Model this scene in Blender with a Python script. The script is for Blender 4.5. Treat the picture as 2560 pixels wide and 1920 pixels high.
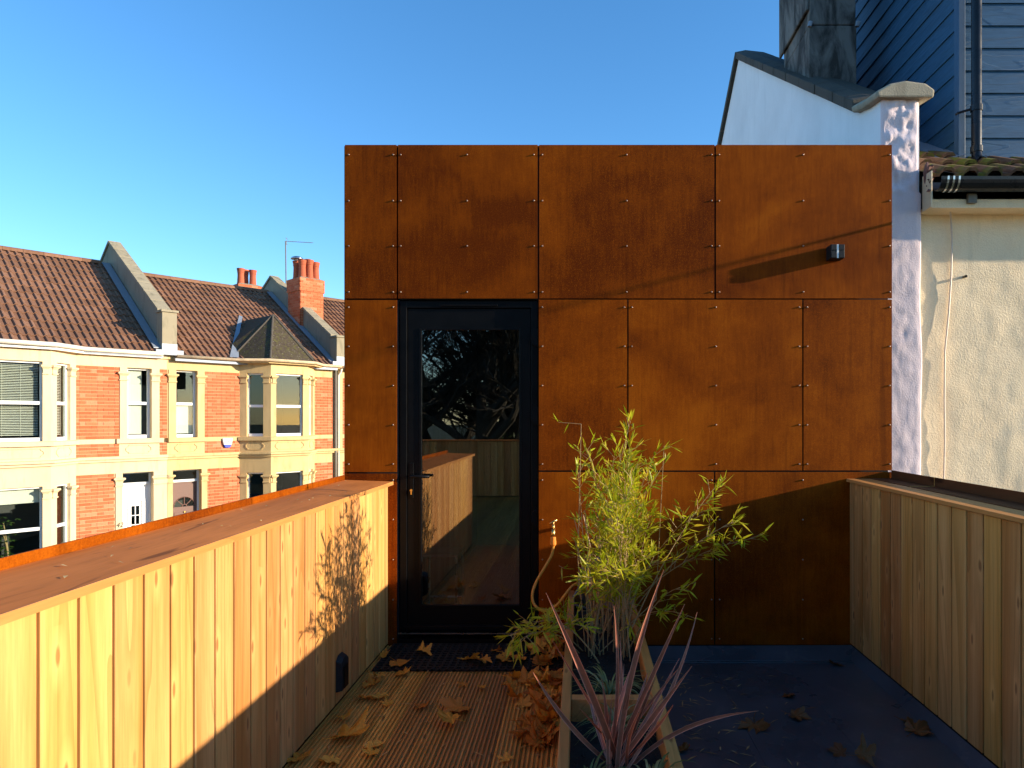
import bpy, math, random
from mathutils import Vector, Matrix, noise as mnoise
R = math.radians
rnd = random.Random(7)
for _o in list(bpy.data.objects): bpy.data.objects.remove(_o)
scene = bpy.context.scene
col = scene.collection

# ------------------------------------------------------------------ camera
# photograph 2560 x 1920; vertical shift-lens view square on to the steel wall
F, U0, V0, CZ = 1706.67, 1450.0, 1045.0, 1.41
cam = bpy.data.cameras.new('camera'); camo = bpy.data.objects.new('camera', cam); col.objects.link(camo)
camo.location = (0, 0, CZ); camo.rotation_euler = (R(90), 0, 0)
cam.sensor_width = 36; cam.lens = 24; cam.clip_start = .05; cam.clip_end = 2000
cam.shift_x = -(U0 - 1280) / 2560; cam.shift_y = (V0 - 960) / 2560
scene.camera = camo
# ------------------------------------------------------------------ sky and sun
SUN = Vector((1, -.142, .23)).normalized()
SKY_STRENGTH, SUN_STRENGTH, EXPOSURE = .15, 4.0, 1.17
w = bpy.data.worlds.new('World'); scene.world = w; w.use_nodes = True
nt = w.node_tree; nt.nodes.clear()
sky = nt.nodes.new('ShaderNodeTexSky'); sky.sky_type = 'NISHITA'; sky.sun_disc = False
sky.sun_elevation = math.asin(SUN.z); sky.sun_rotation = math.atan2(SUN.x, SUN.y)
sky.air_density = 1.0; sky.dust_density = .15; sky.ozone_density = 3.6; sky.altitude = 60
bg = nt.nodes.new('ShaderNodeBackground'); bg.inputs[1].default_value = SKY_STRENGTH
out = nt.nodes.new('ShaderNodeOutputWorld')
hs = nt.nodes.new('ShaderNodeHueSaturation'); hs.inputs['Saturation'].default_value = 1.15
nt.links.new(sky.outputs[0], hs.inputs['Color']); nt.links.new(hs.outputs[0], bg.inputs[0]); nt.links.new(bg.outputs[0], out.inputs[0])
sl = bpy.data.lights.new('sun', 'SUN'); so = bpy.data.objects.new('sun', sl); col.objects.link(so)
sl.energy = SUN_STRENGTH; sl.angle = R(.53); sl.color = (1, .86, .66)
so.rotation_euler = (-SUN).to_track_quat('-Z', 'Y').to_euler(); so.location = (30, -4, 12)
scene.view_settings.view_transform = 'Standard'; scene.view_settings.look = 'None'
scene.view_settings.exposure = EXPOSURE; scene.view_settings.gamma = 1
scene.render.engine = 'CYCLES'
scene.cycles.max_bounces = 8; scene.cycles.diffuse_bounces = 4; scene.cycles.transparent_max_bounces = 16

def at(px, py, Y):                      # a pixel at a known depth
    return Vector(((px - U0) / F * Y, Y, CZ - (py - V0) / F * Y))
def on_z(px, py, z):                    # a pixel on a level surface
    return at(px, py, (CZ - z) * F / (py - V0))

# ------------------------------------------------------------------ materials
MATS = {}
class NT:
    def __init__(s, name, rough=.6, spec=.3, metal=0):
        s.m = bpy.data.materials.new(name); s.m.use_nodes = True; s.t = s.m.node_tree
        s.b = s.t.nodes['Principled BSDF']
        s.b.inputs['Roughness'].default_value = rough; s.b.inputs['Specular IOR Level'].default_value = spec
        s.b.inputs['Metallic'].default_value = metal
        s.out = s.t.nodes['Material Output']; MATS[name] = s.m
    def n(s, t, **k):
        o = s.t.nodes.new('ShaderNode' + t)
        for a, v in k.items(): setattr(o, a, v)
        return o
    def L(s, a, b): s.t.links.new(a, b)
    def set(s, sock, v):
        if hasattr(v, 'is_output'): s.L(v, sock)
        elif isinstance(v, (tuple, list)) and len(v) == 3 and sock.type == 'RGBA': sock.default_value = (*v, 1)
        else: sock.default_value = v
    def rand(s): return s.n('ObjectInfo').outputs['Random']
    def coord(s, scale=(1, 1, 1), off=True):
        c = s.n('TexCoord').outputs['Object']
        if off:
            cb = s.n('VectorMath', operation='SCALE'); s.set(cb.inputs[0], (13.1, 7.7, 5.3)); s.L(s.rand(), cb.inputs[3])
            ad = s.n('VectorMath', operation='ADD'); s.L(c, ad.inputs[0]); s.L(cb.outputs[0], ad.inputs[1]); c = ad.outputs[0]
        mp = s.n('Mapping'); s.L(c, mp.inputs[0]); mp.inputs['Scale'].default_value = scale
        return mp.outputs[0]
    def noise(s, vec, scale=5, detail=4, rough=.55, dist=0):
        o = s.n('TexNoise'); s.L(vec, o.inputs['Vector']); o.inputs['Scale'].default_value = scale
        o.inputs['Detail'].default_value = detail; o.inputs['Roughness'].default_value = rough; o.inputs['Distortion'].default_value = dist
        return o.outputs[0]
    def voro(s, vec, scale=5, feature='F1'):
        o = s.n('TexVoronoi', feature=feature); s.L(vec, o.inputs['Vector']); o.inputs['Scale'].default_value = scale
        return o.outputs['Distance']
    def mr(s, v, a, b, c=0, d=1):
        o = s.n('MapRange'); s.L(v, o.inputs[0])
        for i, x in enumerate((a, b, c, d)): o.inputs[i + 1].default_value = x
        return o.outputs[0]
    def math(s, op, a, b=0):
        o = s.n('Math', operation=op); s.set(o.inputs[0], a); s.set(o.inputs[1], b); return o.outputs[0]
    def mix(s, f, a, b, blend='MIX'):
        o = s.n('Mix', data_type='RGBA', blend_type=blend); s.set(o.inputs[0], f); s.set(o.inputs[6], a); s.set(o.inputs[7], b)
        return o.outputs[2]
    def hsv(s, c, h=.5, sat=1, v=1):
        o = s.n('HueSaturation'); s.set(o.inputs['Hue'], h); s.set(o.inputs['Saturation'], sat); s.set(o.inputs['Value'], v); s.set(o.inputs['Color'], c)
        return o.outputs[0]
    def col(s, c): s.set(s.b.inputs['Base Color'], c); return s
    def bump(s, h, strength=.3, dist=.01):
        o = s.n('Bump'); s.L(h, o.inputs['Height']); o.inputs['Strength'].default_value = strength; o.inputs['Distance'].default_value = dist
        s.L(o.outputs[0], s.b.inputs['Normal']); return s
    def rough(s, v): s.set(s.b.inputs['Roughness'], v); return s

def plain(name, c, rough=.6, spec=.3, metal=0, var=.15, nscale=12, bump=.15, rv=.0):
    s = NT(name, rough, spec, metal); v = s.coord()
    n1 = s.noise(v, nscale, 5); n2 = s.noise(v, nscale * 7, 3)
    f = s.mr(s.math('ADD', n1, n2), .6, 1.4, 1 - var, 1 + var)
    if rv: f = s.math('MULTIPLY', f, s.mr(s.rand(), 0, 1, 1 - rv, 1 + rv))
    s.col(s.hsv(c, v=f)).rough(s.mr(n1, .3, .7, max(.02, rough - .08), min(1, rough + .08)))
    if bump: s.bump(n2, bump, .004)
    return s

def wood(name, a, b, knot, stretch='z', rough=.55, rv=.12, fine=1.0, spec=.25, knots=True):
    s = NT(name, rough, spec)
    k = {'z': (1, 1, .05), 'y': (1, .05, 1), 'x': (.05, 1, 1)}[stretch]
    k2 = {'z': (1, 1, .3), 'y': (1, .3, 1), 'x': (.3, 1, 1)}[stretch]
    v = s.coord(k)
    big = s.noise(v, 9, 3, .5, .6); fn = s.noise(v, 120 * fine, 3, .6)
    ring = s.math('FRACT', s.math('MULTIPLY', s.noise(v, 5, 2, .4, .8), 9))
    c = s.mix(s.mr(big, .3, .7), a, b)
    c = s.mix(s.mr(ring, .62, 1, 0, .5), c, tuple(x * .62 for x in a))
    c = s.mix(s.mr(fn, .35, .75, 0, .34), c, tuple(x * .55 for x in a))
    if knots:
        sx = s.n('SeparateXYZ'); s.L(s.coord(k2), sx.inputs[0]); o3 = {'z': (0, 1, 2), 'y': (0, 2, 1), 'x': (1, 2, 0)}[stretch]
        cx = s.n('CombineXYZ'); s.L(s.math('ADD', sx.outputs[o3[0]], sx.outputs[o3[1]]), cx.inputs[0]); s.L(sx.outputs[o3[2]], cx.inputs[1])
        vn = s.n('TexVoronoi', voronoi_dimensions='2D'); s.L(cx.outputs[0], vn.inputs['Vector']); vn.inputs['Scale'].default_value = 11
        gate = s.mr(vn.outputs['Color'], .5, .55); d = vn.outputs['Distance']
        halo = s.math('MULTIPLY', s.mr(d, .30, .08), gate); kn = s.math('MULTIPLY', s.mr(d, .10, .05), gate)
        c = s.mix(s.math('MULTIPLY', halo, .35), c, tuple(min(1, x * 1.25) for x in b)); c = s.mix(s.math('MULTIPLY', kn, .7), c, knot)
    c = s.hsv(c, h=s.mr(s.rand(), 0, 1, .492, .506), v=s.mr(s.rand(), 0, 1, 1 - rv, 1 + rv))
    s.col(c).bump(s.math('ADD', fn, ring), .18, .002)
    return s

def corten(name, dark, mid, light, rough=.62):
    s = NT(name, rough, .06); v = s.coord(off=True); vs = s.coord((1, 1, .09))
    tone = s.n('Attribute', attribute_type='OBJECT', attribute_name='tone').outputs['Fac']
    big = s.noise(v, 1.5, 4, .55, .5); med = s.noise(v, 6, 6, .62); st = s.noise(vs, 75, 4, .65); gr = s.noise(v, 190, 4, .75)
    f = s.math('ADD', s.math('MULTIPLY', big, .85), s.math('MULTIPLY', st, .30))
    f = s.math('ADD', f, s.math('MULTIPLY', med, .35))
    f = s.math('ADD', s.mr(f, .55, 1.02), tone)
    c = s.mix(s.mr(f, 0, .5), dark, mid); c = s.mix(s.mr(f, .5, 1.05), c, light)
    c = s.mix(s.mr(gr, .52, .72, 0, .42), c, tuple(x * 1.55 for x in light))
    c = s.mix(s.mr(gr, .46, .3, 0, .45), c, tuple(x * .4 for x in dark))
    st2 = s.noise(s.coord((1, 1, .03)), 16, 3, .6)
    c = s.mix(s.mr(st2, .6, .72, 0, .4), c, tuple(x * .55 for x in dark))
    s.col(c).rough(s.mr(gr, .3, .7, rough - .12, rough + .14))
    hh = s.math('ADD', s.math('MULTIPLY', gr, .5), s.math('MULTIPLY', med, 1.2)); s.bump(hh, .16, .003)
    return s

def render_wall(name, c, stain=(.3, .24, .15), amt=.35, bump=.35):
    s = NT(name, .85, .15); v = s.coord(off=False); vz = s.coord((1, 1, .25), off=False)
    big = s.noise(v, 1.3, 5, .6); st = s.noise(vz, 7, 5, .6); fn = s.noise(v, 95, 4, .65)
    cc = s.mix(s.mr(st, .52, .78, 0, amt), c, stain)
    dg = s.noise(s.coord((1, 1, .12), off=False), 11, 5, .65, .4); cc = s.mix(s.math('MULTIPLY', s.mr(dg, .55, .75, 0, amt), s.mr(big, .4, .6)), cc, tuple(x * .45 for x in stain))
    cc = s.hsv(cc, v=s.mr(s.math('ADD', big, s.math('MULTIPLY', fn, .35)), .4, 1.0, .88, 1.1))
    s.col(cc).bump(fn, bump, .006); return s

def glass(name, base, tint=(.8, .85, .85), rough=0.0):
    s = NT(name); s.t.nodes.remove(s.b)
    lw = s.n('LayerWeight'); f5 = s.math('POWER', lw.outputs['Facing'], 5); fac = s.mr(f5, 0, 1, base, 1)
    tr = s.n('BsdfTransparent'); tr.inputs[0].default_value = (*tint, 1)
    gl = s.n('BsdfGlossy'); gl.inputs['Roughness'].default_value = rough
    mx = s.n('MixShader'); s.L(fac, mx.inputs[0]); s.L(tr.outputs[0], mx.inputs[1]); s.L(gl.outputs[0], mx.inputs[2])
    s.L(mx.outputs[0], s.out.inputs[0]); return s

def leafmat(name, cols, trans=.35, rough=.5, obj=False, spec=.3):
    s = NT(name, rough, spec)
    r = s.rand() if obj else s.n('NewGeometry').outputs['Random Per Island']
    ramp = s.n('ValToRGB'); s.L(r, ramp.inputs[0]); e = ramp.color_ramp.elements
    while len(e) < len(cols): e.new(.5)
    for i, c in enumerate(cols): e[i].position = i / max(1, len(cols) - 1); e[i].color = (*c, 1)
    v = s.coord(off=obj); nn = s.noise(v, 45 if obj else 20, 4, .6)
    c = s.hsv(ramp.outputs[0], v=s.mr(nn, .3, .7, .62, 1.3)); s.col(c)
    if obj: s.bump(nn, .5, .004)
    tl = s.n('BsdfTranslucent'); s.L(c, tl.inputs[0]); mx = s.n('MixShader'); mx.inputs[0].default_value = trans
    s.L(s.b.outputs[0], mx.inputs[1]); s.L(tl.outputs[0], mx.inputs[2]); s.L(mx.outputs[0], s.out.inputs[0]); return s

corten('corten', (.105, .017, .0005), (.230, .046, .0010), (.37, .088, .0025))
wood('larch', (.54, .225, .048), (.75, .40, .135), (.17, .06, .015), 'z', rv=.15)
wood('groove_wood', (.13, .042, .008), (.18, .06, .012), (.1, .04, .01), 'z', knots=False)
wood('cap_wood', (.56, .24, .055), (.64, .30, .085), (.2, .08, .02), 'y', rv=.04, knots=False)
wood('rail_wood', (.46, .18, .045), (.56, .25, .07), (.15, .06, .02), 'y', rv=.08)
wood('deck_wood', (.42, .185, .034), (.62, .33, .08), (.05, .02, .01), 'y', rough=.42, rv=.22, spec=.4)
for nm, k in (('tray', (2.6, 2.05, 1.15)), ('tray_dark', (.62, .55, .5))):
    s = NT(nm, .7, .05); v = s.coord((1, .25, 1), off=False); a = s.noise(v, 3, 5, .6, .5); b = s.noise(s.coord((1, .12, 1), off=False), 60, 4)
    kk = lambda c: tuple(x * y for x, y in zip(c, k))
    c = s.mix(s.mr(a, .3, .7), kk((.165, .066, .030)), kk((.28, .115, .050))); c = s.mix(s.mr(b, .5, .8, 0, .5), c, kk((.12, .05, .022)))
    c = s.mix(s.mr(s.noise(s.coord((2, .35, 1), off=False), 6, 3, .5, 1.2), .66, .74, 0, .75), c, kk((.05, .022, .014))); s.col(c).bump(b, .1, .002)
s = NT('membrane', .38, .4); v = s.coord(off=False); a = s.noise(v, 1.6, 4, .6, .3); b = s.noise(v, 160, 3)
c = s.mix(s.mr(a, .35, .68), (.042, .050, .058), (.078, .088, .100)); dm = s.noise(v, 4.5, 6, .7, 1.5); c = s.mix(s.mr(dm, .56, .68, 0, .5), c, (.13, .125, .12)); s.col(c).rough(s.mr(a, .3, .7, .2, .42)).bump(b, .12, .002)
plain('black_frame', (.004, .004, .0045), .42, .12, var=.1, bump=.05)
plain('rubber', (.012, .012, .012), .6, .3)
glass('door_glass', .19, (.8, .84, .84)); glass('window_glass', .055, (.88, .92, .9))
plain('steel', (.55, .55, .56), .3, .5, 1.0, bump=.02); plain('rivet', (.42, .30, .22), .35, .5, .8, bump=.02)
plain('brass', (.62, .42, .14), .32, .5, 1.0, bump=.03); plain('charcoal', (.016, .016, .017), .55, .22, var=.2)
plain('lamp_white', (.8, .8, .78), .4, .4)
plain('soil', (.016, .013, .011), .8, .3, var=.5, nscale=40, bump=.9)
plain('hose_yellow', (.62, .27, .03), .42, .4, var=.08); plain('hose_orange', (.8, .25, .03), .4, .4, var=.05); plain('hose_grey', (.16, .15, .13), .5, .4)
plain('room_wall', (.10, .10, .10), .8, .1); plain('room_floor', (.06, .045, .035), .5, .3)
plain('upvc', (.82, .82, .80), .35, .45, var=.03, bump=.02); plain('upvc_brown', (.16, .085, .065), .5, .4, var=.15)
render_wall('cream_a', (.68, .53, .33), (.46, .34, .19), .42, .3); render_wall('cream_b', (.64, .46, .22), (.34, .23, .10), .5, .3)
render_wall('neighbour_cream', (.95, .74, .48), (.78, .55, .33), .35, .8); render_wall('pink_render', (.86, .70, .70), (.62, .46, .46), .35, .5)
render_wall('white_render', (.88, .88, .88), (.7, .7, .7), .2, .2); render_wall('cement', (.30, .26, .19), (.14, .12, .08), .6, .5)
render_wall('mortar', (.62, .43, .24), (.4, .28, .15), .2, .4)
render_wall('stone', (.33, .28, .19), (.10, .10, .06), .7, .6); render_wall('dark_stone', (.10, .085, .068), (.035, .033, .028), .6, .7)
s = NT('sooty_render', .85, .15); v = s.coord((1, 1, .35), off=False); a1 = s.noise(v, 6, 5, .65, .6); a2 = s.noise(s.coord(off=False), 60, 3)
c = s.mix(s.mr(a1, .42, .62), (.055, .05, .045), (.20, .185, .165)); s.col(c).bump(a2, .5, .006)
render_wall('kneeler_stone', (.42, .36, .26), (.12, .10, .07), .45, .7)
s = NT('brick', .8, .15); v = s.coord(); a = s.noise(v, 30, 5, .6); rr = s.rand()
c = s.mix(rr, (.50, .115, .045), (.60, .185, .085)); c = s.mix(s.mr(rr, .86, .97, 0, .55), c, (.62, .26, .15)); s.col(s.hsv(c, v=s.mr(a, .3, .7, .8, 1.15))).bump(a, .3, .004)
s = NT('roof_tile', .8, .2); v = s.coord(); a = s.noise(v, 14, 5, .62); rr = s.rand()
c = s.mix(rr, (.19, .095, .055), (.29, .15, .09)); c = s.mix(s.mr(a, .45, .75, 0, .6), c, (.12, .055, .03))
ms = s.noise(s.coord(off=False), 2.2, 4, .6); ms2 = s.noise(v, 26, 3)
c = s.mix(s.math('MULTIPLY', s.mr(ms, .5, .62), s.mr(ms2, .55, .66, 0, .55)), c, (.11, .10, .018)); s.col(c).bump(a, .4, .005)
s = NT('moss_tile', .85, .2); v = s.coord(); a = s.noise(v, 16, 5, .62); g = s.noise(v, 7, 4)
c = s.mix(s.mr(a, .35, .7), (.10, .052, .032), (.19, .10, .06)); c = s.mix(s.mr(g, .47, .62, 0, .9), c, (.13, .14, .018)); s.col(c).bump(a, .6, .008)
s = NT('slate_moss', .85, .2); v = s.coord(off=False); a = s.noise(v, 16, 6, .7); g = s.noise(v, 11, 6, .75); l = s.voro(v, 15)
c = s.mix(s.mr(a, .35, .7), (.045, .032, .022), (.09, .07, .048)); c = s.mix(s.mr(g, .5, .62, 0, .7), c, (.10, .095, .02))
c = s.mix(s.mr(s.math('ADD', l, s.math('MULTIPLY', g, .4)), .36, .28, 0, .75), c, (.34, .31, .25)); s.col(c).bump(a, .6, .01)
plain('broken_brick', (.22, .11, .085), .85, .2, var=.3)
plain('lead', (.26, .29, .33), .5, .4, .2, var=.2); plain('terracotta', (.42, .105, .05), .75, .2, var=.2, nscale=6)
plain('gutter_white', (.70, .62, .50), .5, .3, var=.2, nscale=5); plain('gutter_rust', (.55, .40, .24), .6, .3, var=.35, nscale=7)
plain('gutter_black', (.010, .011, .014), .3, .3, var=.25); plain('pipe_grey', (.16, .14, .11), .5, .3)
s = NT('cladding', .5, .35); v = s.coord((.12, .12, 1)); a = s.noise(v, 34, 5, .6, 1.4)
rg = s.math('FRACT', s.math('MULTIPLY', s.noise(s.coord((.2, .2, 1)), 5, 2, .4, .6), 8))
s.col(s.hsv((.030, .090, .165), v=s.mr(a, .3, .7, .8, 1.2))).bump(s.math('ADD', a, s.mr(rg, .8, 1)), .5, .004)
plain('cladding_trim', (.05, .105, .185), .5, .35, var=.06)
plain('blind', (.82, .78, .68), .6, .2, var=.05); plain('sign_blue', (.02, .05, .45), .4, .4); plain('sign_red', (.5, .05, .08), .5, .3)
plain('ink', (.02, .02, .02), .5, .3, bump=0); plain('pumpkin', (.75, .36, .03), .5, .3); plain('cable_pale', (.62, .50, .40), .5, .3); plain('cable_dark', (.015, .015, .017), .5, .3)
plain('asphalt', (.05, .05, .052), .9, .2, var=.25, nscale=30); plain('paving', (.22, .21, .19), .85, .2, var=.2); plain('earth', (.07, .075, .04), .9, .1, var=.3, nscale=2)
plain('bark', (.06, .05, .038), .85, .2, var=.3, nscale=20, bump=.5)
leafmat('bamboo_leaf', [(.26, .31, .008), (.40, .44, .012), (.54, .50, .018), (.32, .36, .010), (.62, .44, .03), (.46, .46, .015)], .42, .4)
plain('culm', (.38, .25, .11), .5, .3, var=.3)
leafmat('maple_leaf', [(.55, .20, .025), (.68, .29, .035), (.74, .40, .05), (.56, .23, .03), (.44, .14, .022), (.72, .44, .08)], .25, .45, obj=True)
leafmat('wet_leaf', [(.16, .05, .014), (.24, .09, .022), (.20, .08, .024)], .1, .35, obj=True)
leafmat('debris', [(.5, .3, .1), (.62, .45, .2), (.3, .17, .05)], .2, .5)
plain('flax_mid', (.36, .125, .07), .38, .4, var=.3, nscale=8); plain('flax_edge', (.80, .31, .20), .4, .4, var=.15)
leafmat('sedge_green', [(.12, .13, .03), (.26, .24, .08), (.46, .40, .19)], .25, .45)
leafmat('house_plant_leaf', [(.05, .12, .015), (.09, .18, .02), (.14, .22, .03)], .3, .45)
leafmat('evergreen', [(.018, .032, .010), (.035, .05, .014), (.05, .06, .02)], .2, .5)

# ------------------------------------------------------------------ mesh helpers
class MB:
    def __init__(s, T=None): s.v = []; s.f = []; s.m = []; s.T = T; s.slot = 0
    def add(s, pts, faces):
        k = len(s.v)
        for p in pts:
            s.v.append(tuple(s.T(*p)) if s.T else tuple(p))
        for f in faces: s.f.append([k + i for i in f]); s.m.append(s.slot)
        return s
    def box(s, x0, x1, y0, y1, z0, z1):
        return s.add([(x, y, z) for z in (z0, z1) for y in (y0, y1) for x in (x0, x1)],
                     [(0, 2, 3, 1), (4, 5, 7, 6), (0, 1, 5, 4), (2, 6, 7, 3), (0, 4, 6, 2), (1, 3, 7, 5)])
    def loft(s, rings, cap=True, closed=True):
        n = len(rings[0]); pts = [p for r in rings for p in r]; fs = []
        for i in range(len(rings) - 1):
            for j in range(n if closed else n - 1):
                a = i * n + j; b = i * n + (j + 1) % n
                fs.append((a, b, b + n, a + n))
        if cap and closed: fs.append(tuple(range(n))[::-1]); fs.append(tuple(range((len(rings) - 1) * n, len(rings) * n)))
        return s.add(pts, fs)
    def tube(s, pts, r, n=8, cap=True):
        pts = [Vector(p) for p in pts]; rings = []; up = Vector((0, 0, 1)); prev = None
        for i, p in enumerate(pts):
            d = (pts[min(i + 1, len(pts) - 1)] - pts[max(i - 1, 0)]).normalized()
            if prev is None:
                a = d.cross(up)
                if a.length < .05: a = d.cross(Vector((1, 0, 0)))
            else: a = prev - d * prev.dot(d)
            a.normalize(); prev = a; b = d.cross(a)
            rr = r[i] if isinstance(r, (list, tuple)) else r
            rings.append([p + (a * math.cos(t) + b * math.sin(t)) * rr for t in [2 * math.pi * k / n for k in range(n)]])
        return s.loft(rings, cap)
    def lathe(s, prof, c=(0, 0, 0), n=16):
        return s.loft([[(c[0] + r * math.cos(2 * math.pi * k / n), c[1] + r * math.sin(2 * math.pi * k / n), c[2] + z) for k in range(n)] for r, z in prof])
    def grid(s, fn, nu, nv):
        pts = [fn(i / nu, j / nv) for j in range(nv + 1) for i in range(nu + 1)]
        return s.add(pts, [(j * (nu + 1) + i, j * (nu + 1) + i + 1, (j + 1) * (nu + 1) + i + 1, (j + 1) * (nu + 1) + i) for j in range(nv) for i in range(nu)])
    def mesh(s, name, mats, smooth=False, bevel=0):
        me = bpy.data.meshes.new(name); me.from_pydata(s.v, [], s.f)
        for m in (mats if isinstance(mats, (list, tuple)) else [mats]): me.materials.append(MATS[m])
        me.polygons.foreach_set('material_index', s.m)
        if smooth: me.polygons.foreach_set('use_smooth', [True] * len(s.f))
        me.update(); return me
    def build(s, name, mats, parent=None, smooth=False, loc=None, bevel=0):
        return obj(name, s.mesh(name, mats, smooth), parent, loc, bevel)
def obj(name, me, parent=None, loc=None, bevel=0):
    o = bpy.data.objects.new(name, me); col.objects.link(o)
    if parent is not None: o.parent = parent
    if loc is not None: o.location = loc
    if bevel:
        b = o.modifiers.new('bevel', 'BEVEL'); b.width = bevel; b.segments = 2; b.limit_method = 'ANGLE'; b.angle_limit = R(40)
    return o
def tag(o, label=None, cat=None, group=None, kind=None):
    if label: o['label'] = label
    if cat: o['category'] = cat
    if group: o['group'] = group
    if kind: o['kind'] = kind
    return o
def empty(name, loc=(0, 0, 0), rz=0):
    o = bpy.data.objects.new(name, None); col.objects.link(o); o.location = loc; o.rotation_euler = (0, 0, rz); o.empty_display_size = .1; return o
class Thing:
    """an Empty at the base of a thing; parts are given in world (or facade) coordinates"""
    def __init__(s, name, label, cat, base=(0, 0, 0), group=None):
        s.b = Vector(base); s.o = tag(empty(name, base), label, cat, group)
    def part(s, mb, name, mats, **k): return mb.build(name, mats, s.o, loc=tuple(-s.b), **k)
    def at(s, name, me, p, parent=None, **k):                      # a part placed by its own origin
        return obj(name, me, s.o, tuple(Vector(p) - s.b), **k)
def sub(mb, name, mats, parent, **k): return mb.build(name, mats, parent, **k)
def bez(a, b, c, n):
    a, b, c = Vector(a), Vector(b), Vector(c)
    return [a * (1 - t) ** 2 + b * 2 * t * (1 - t) + c * t * t for t in [i / n for i in range(n + 1)]]
# ================================================================== the setting
ST = -2.75
mb = MB(); mb.box(-400, 400, -400, 400, ST - .3, ST); tag(mb.build('ground', 'earth'), kind='structure')
WY = 4.267
XL, XR = -1.2, 1.685
# roof slab that carries the terrace
mb = MB(); mb.box(-1.46, 1.94, 1.1, 8.0, ST, -.16); mb.box(-4.2, 1.94, -3.8, 1.1, ST, -.16)
tag(mb.build('roof_slab', 'cement'), kind='structure')
# rubber roof sheet with its turned-up edges and welded laps
mb = MB(); xs, ys = [.33, XR - .055, XR - .008], [-3.7, WY - .17, WY - .04]
mb.add([(.20, -3.7, -.05), (xs[1], -3.7, -.05), (xs[1], ys[1], -.05), (.20, ys[1], -.05),
        (xs[2], -3.7, .004), (xs[2], ys[2], .004), (.20, ys[2], -.002), (xs[2], ys[1], .004)],
       [(0, 1, 2, 3), (1, 4, 7, 2), (3, 2, 5, 6), (2, 7, 5)])
mb.box(.20, xs[1], -3.7, ys[1], -.15, -.052)
ob = tag(mb.build('flat_roof', 'membrane'), kind='structure')
for x in (.78, 1.22):
    lap = MB().box(x, x + .06, -3.7, ys[1] - .003, -.0499, -.0475).build('lap_strip', 'membrane', ob)
for yy in (ys[1] - .03, ys[1] - .0):
    MB().tube([(.32, yy + .004, -.0475), (.9, yy - .002, -.0475), (xs[1], yy + .002, -.0475)], .003, 5).build('weld_bead', 'membrane', ob)
# decking: grooved boards on a dark base
mb = MB(); mb.box(XL - .2, -.02, 1.1, WY, -.158, -.045); mb.box(-4.2, -.02, -3.7, 1.098, -.158, -.045)
deck = tag(mb.build('deck', 'rubber'), kind='structure')
def board_mesh(L, gro=6, wd=.117):
    prof = [(0, -.028), (0, -.003)]; g = wd / gro
    for k in range(gro):
        x = k * g; prof += [(x + g * .14, 0), (x + g * .50, 0), (x + g * .58, -.009), (x + g * .96, -.009)]
    prof += [(wd, -.003), (wd, -.028)]
    mb = MB(); mb.loft([[(x, 0, z) for x, z in prof], [(x, L, z) for x, z in prof]]); return mb.mesh('deck_board', 'deck_wood')
BW = .1235
long_board, short_board = board_mesh(WY - .03 - 1.96), board_mesh(1.95 + 3.68)
for k in range(10):
    x = XL + .004 + k * BW * .965
    if x < -.1: obj('deck_board', long_board, deck, (x, 1.96, 0))
for k in range(9): obj('deck_board', short_board, deck, (XL + .004 + k * BW, -3.68, -.001))
half_board = board_mesh(1.05 + 3.68)
for k in range(24): obj('deck_board', half_board, deck, (XL - .12 - k * BW, -3.68, -.001))

# ================================================================== rusted steel extension
T = Thing('steel_clad_extension', 'rust-brown steel clad box extension with a glazed black door', 'extension', (.2, WY, 0))
def X(px): return (px - U0) / 400.0
def Z(py): return CZ - (py - V0) / 400.0
# core, roof edge and room behind
mb = MB(); t = .03
mb.box(X(862) + .012, X(1345) - .8765, WY + t, 7.6, -.1, Z(366))      # left pier
mb.box(X(1347) + .004, X(2230) - .012, WY + t, WY + .16, -.1, Z(366))
mb.box(X(992) - .02, X(1347) + .02, WY + t, WY + .16, Z(748), Z(366))
mb.box(X(2230) - .14, X(2230) - .012, WY + .16, 7.6, -.1, Z(366)); mb.box(X(862) + .012, X(2230) - .012, 7.6, 7.75, -.1, Z(366))
T.part(mb, 'core', 'charcoal')
mb = MB(); mb.box(X(862), X(2230), WY + .012, 7.77, Z(365.8), Z(362)); T.part(mb, 'roof_capping', 'corten')
mb = MB(); mb.box(-1.28, 1.79, WY + .17, 7.58, -.06, 0); T.part(mb, 'room_floor', 'room_floor')
mb = MB(); mb.box(-1.28, 1.79, WY + .17, 7.58, 2.45, 2.5); mb.box(-1.29, -1.27, WY + .17, 7.58, 0, 2.45); mb.box(1.78, 1.80, WY + .17, 7.58, 0, 2.45); mb.box(-1.27, 1.78, 7.56, 7.58, 0, 2.45); mb.box(-.22, 1.78, WY + .17, WY + .19, 0, 2.45)
T.part(mb, 'room_wall', 'room_wall')
mb = MB(); mb.box(X(862) - .006, X(862) + .006, WY + .008, 7.7, -.12, Z(364)); o = T.part(mb, 'side_panel', 'corten')
rv = MB(); rv.lathe([(.0050, 0), (.0050, .003), (.0045, .005), (.0028, .0064), (.0004, .0068)], n=10)
rv.v = [(x, -z, y) for x, y, z in rv.v]; rivet_me = rv.mesh('rivet', 'rivet', smooth=True)
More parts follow.
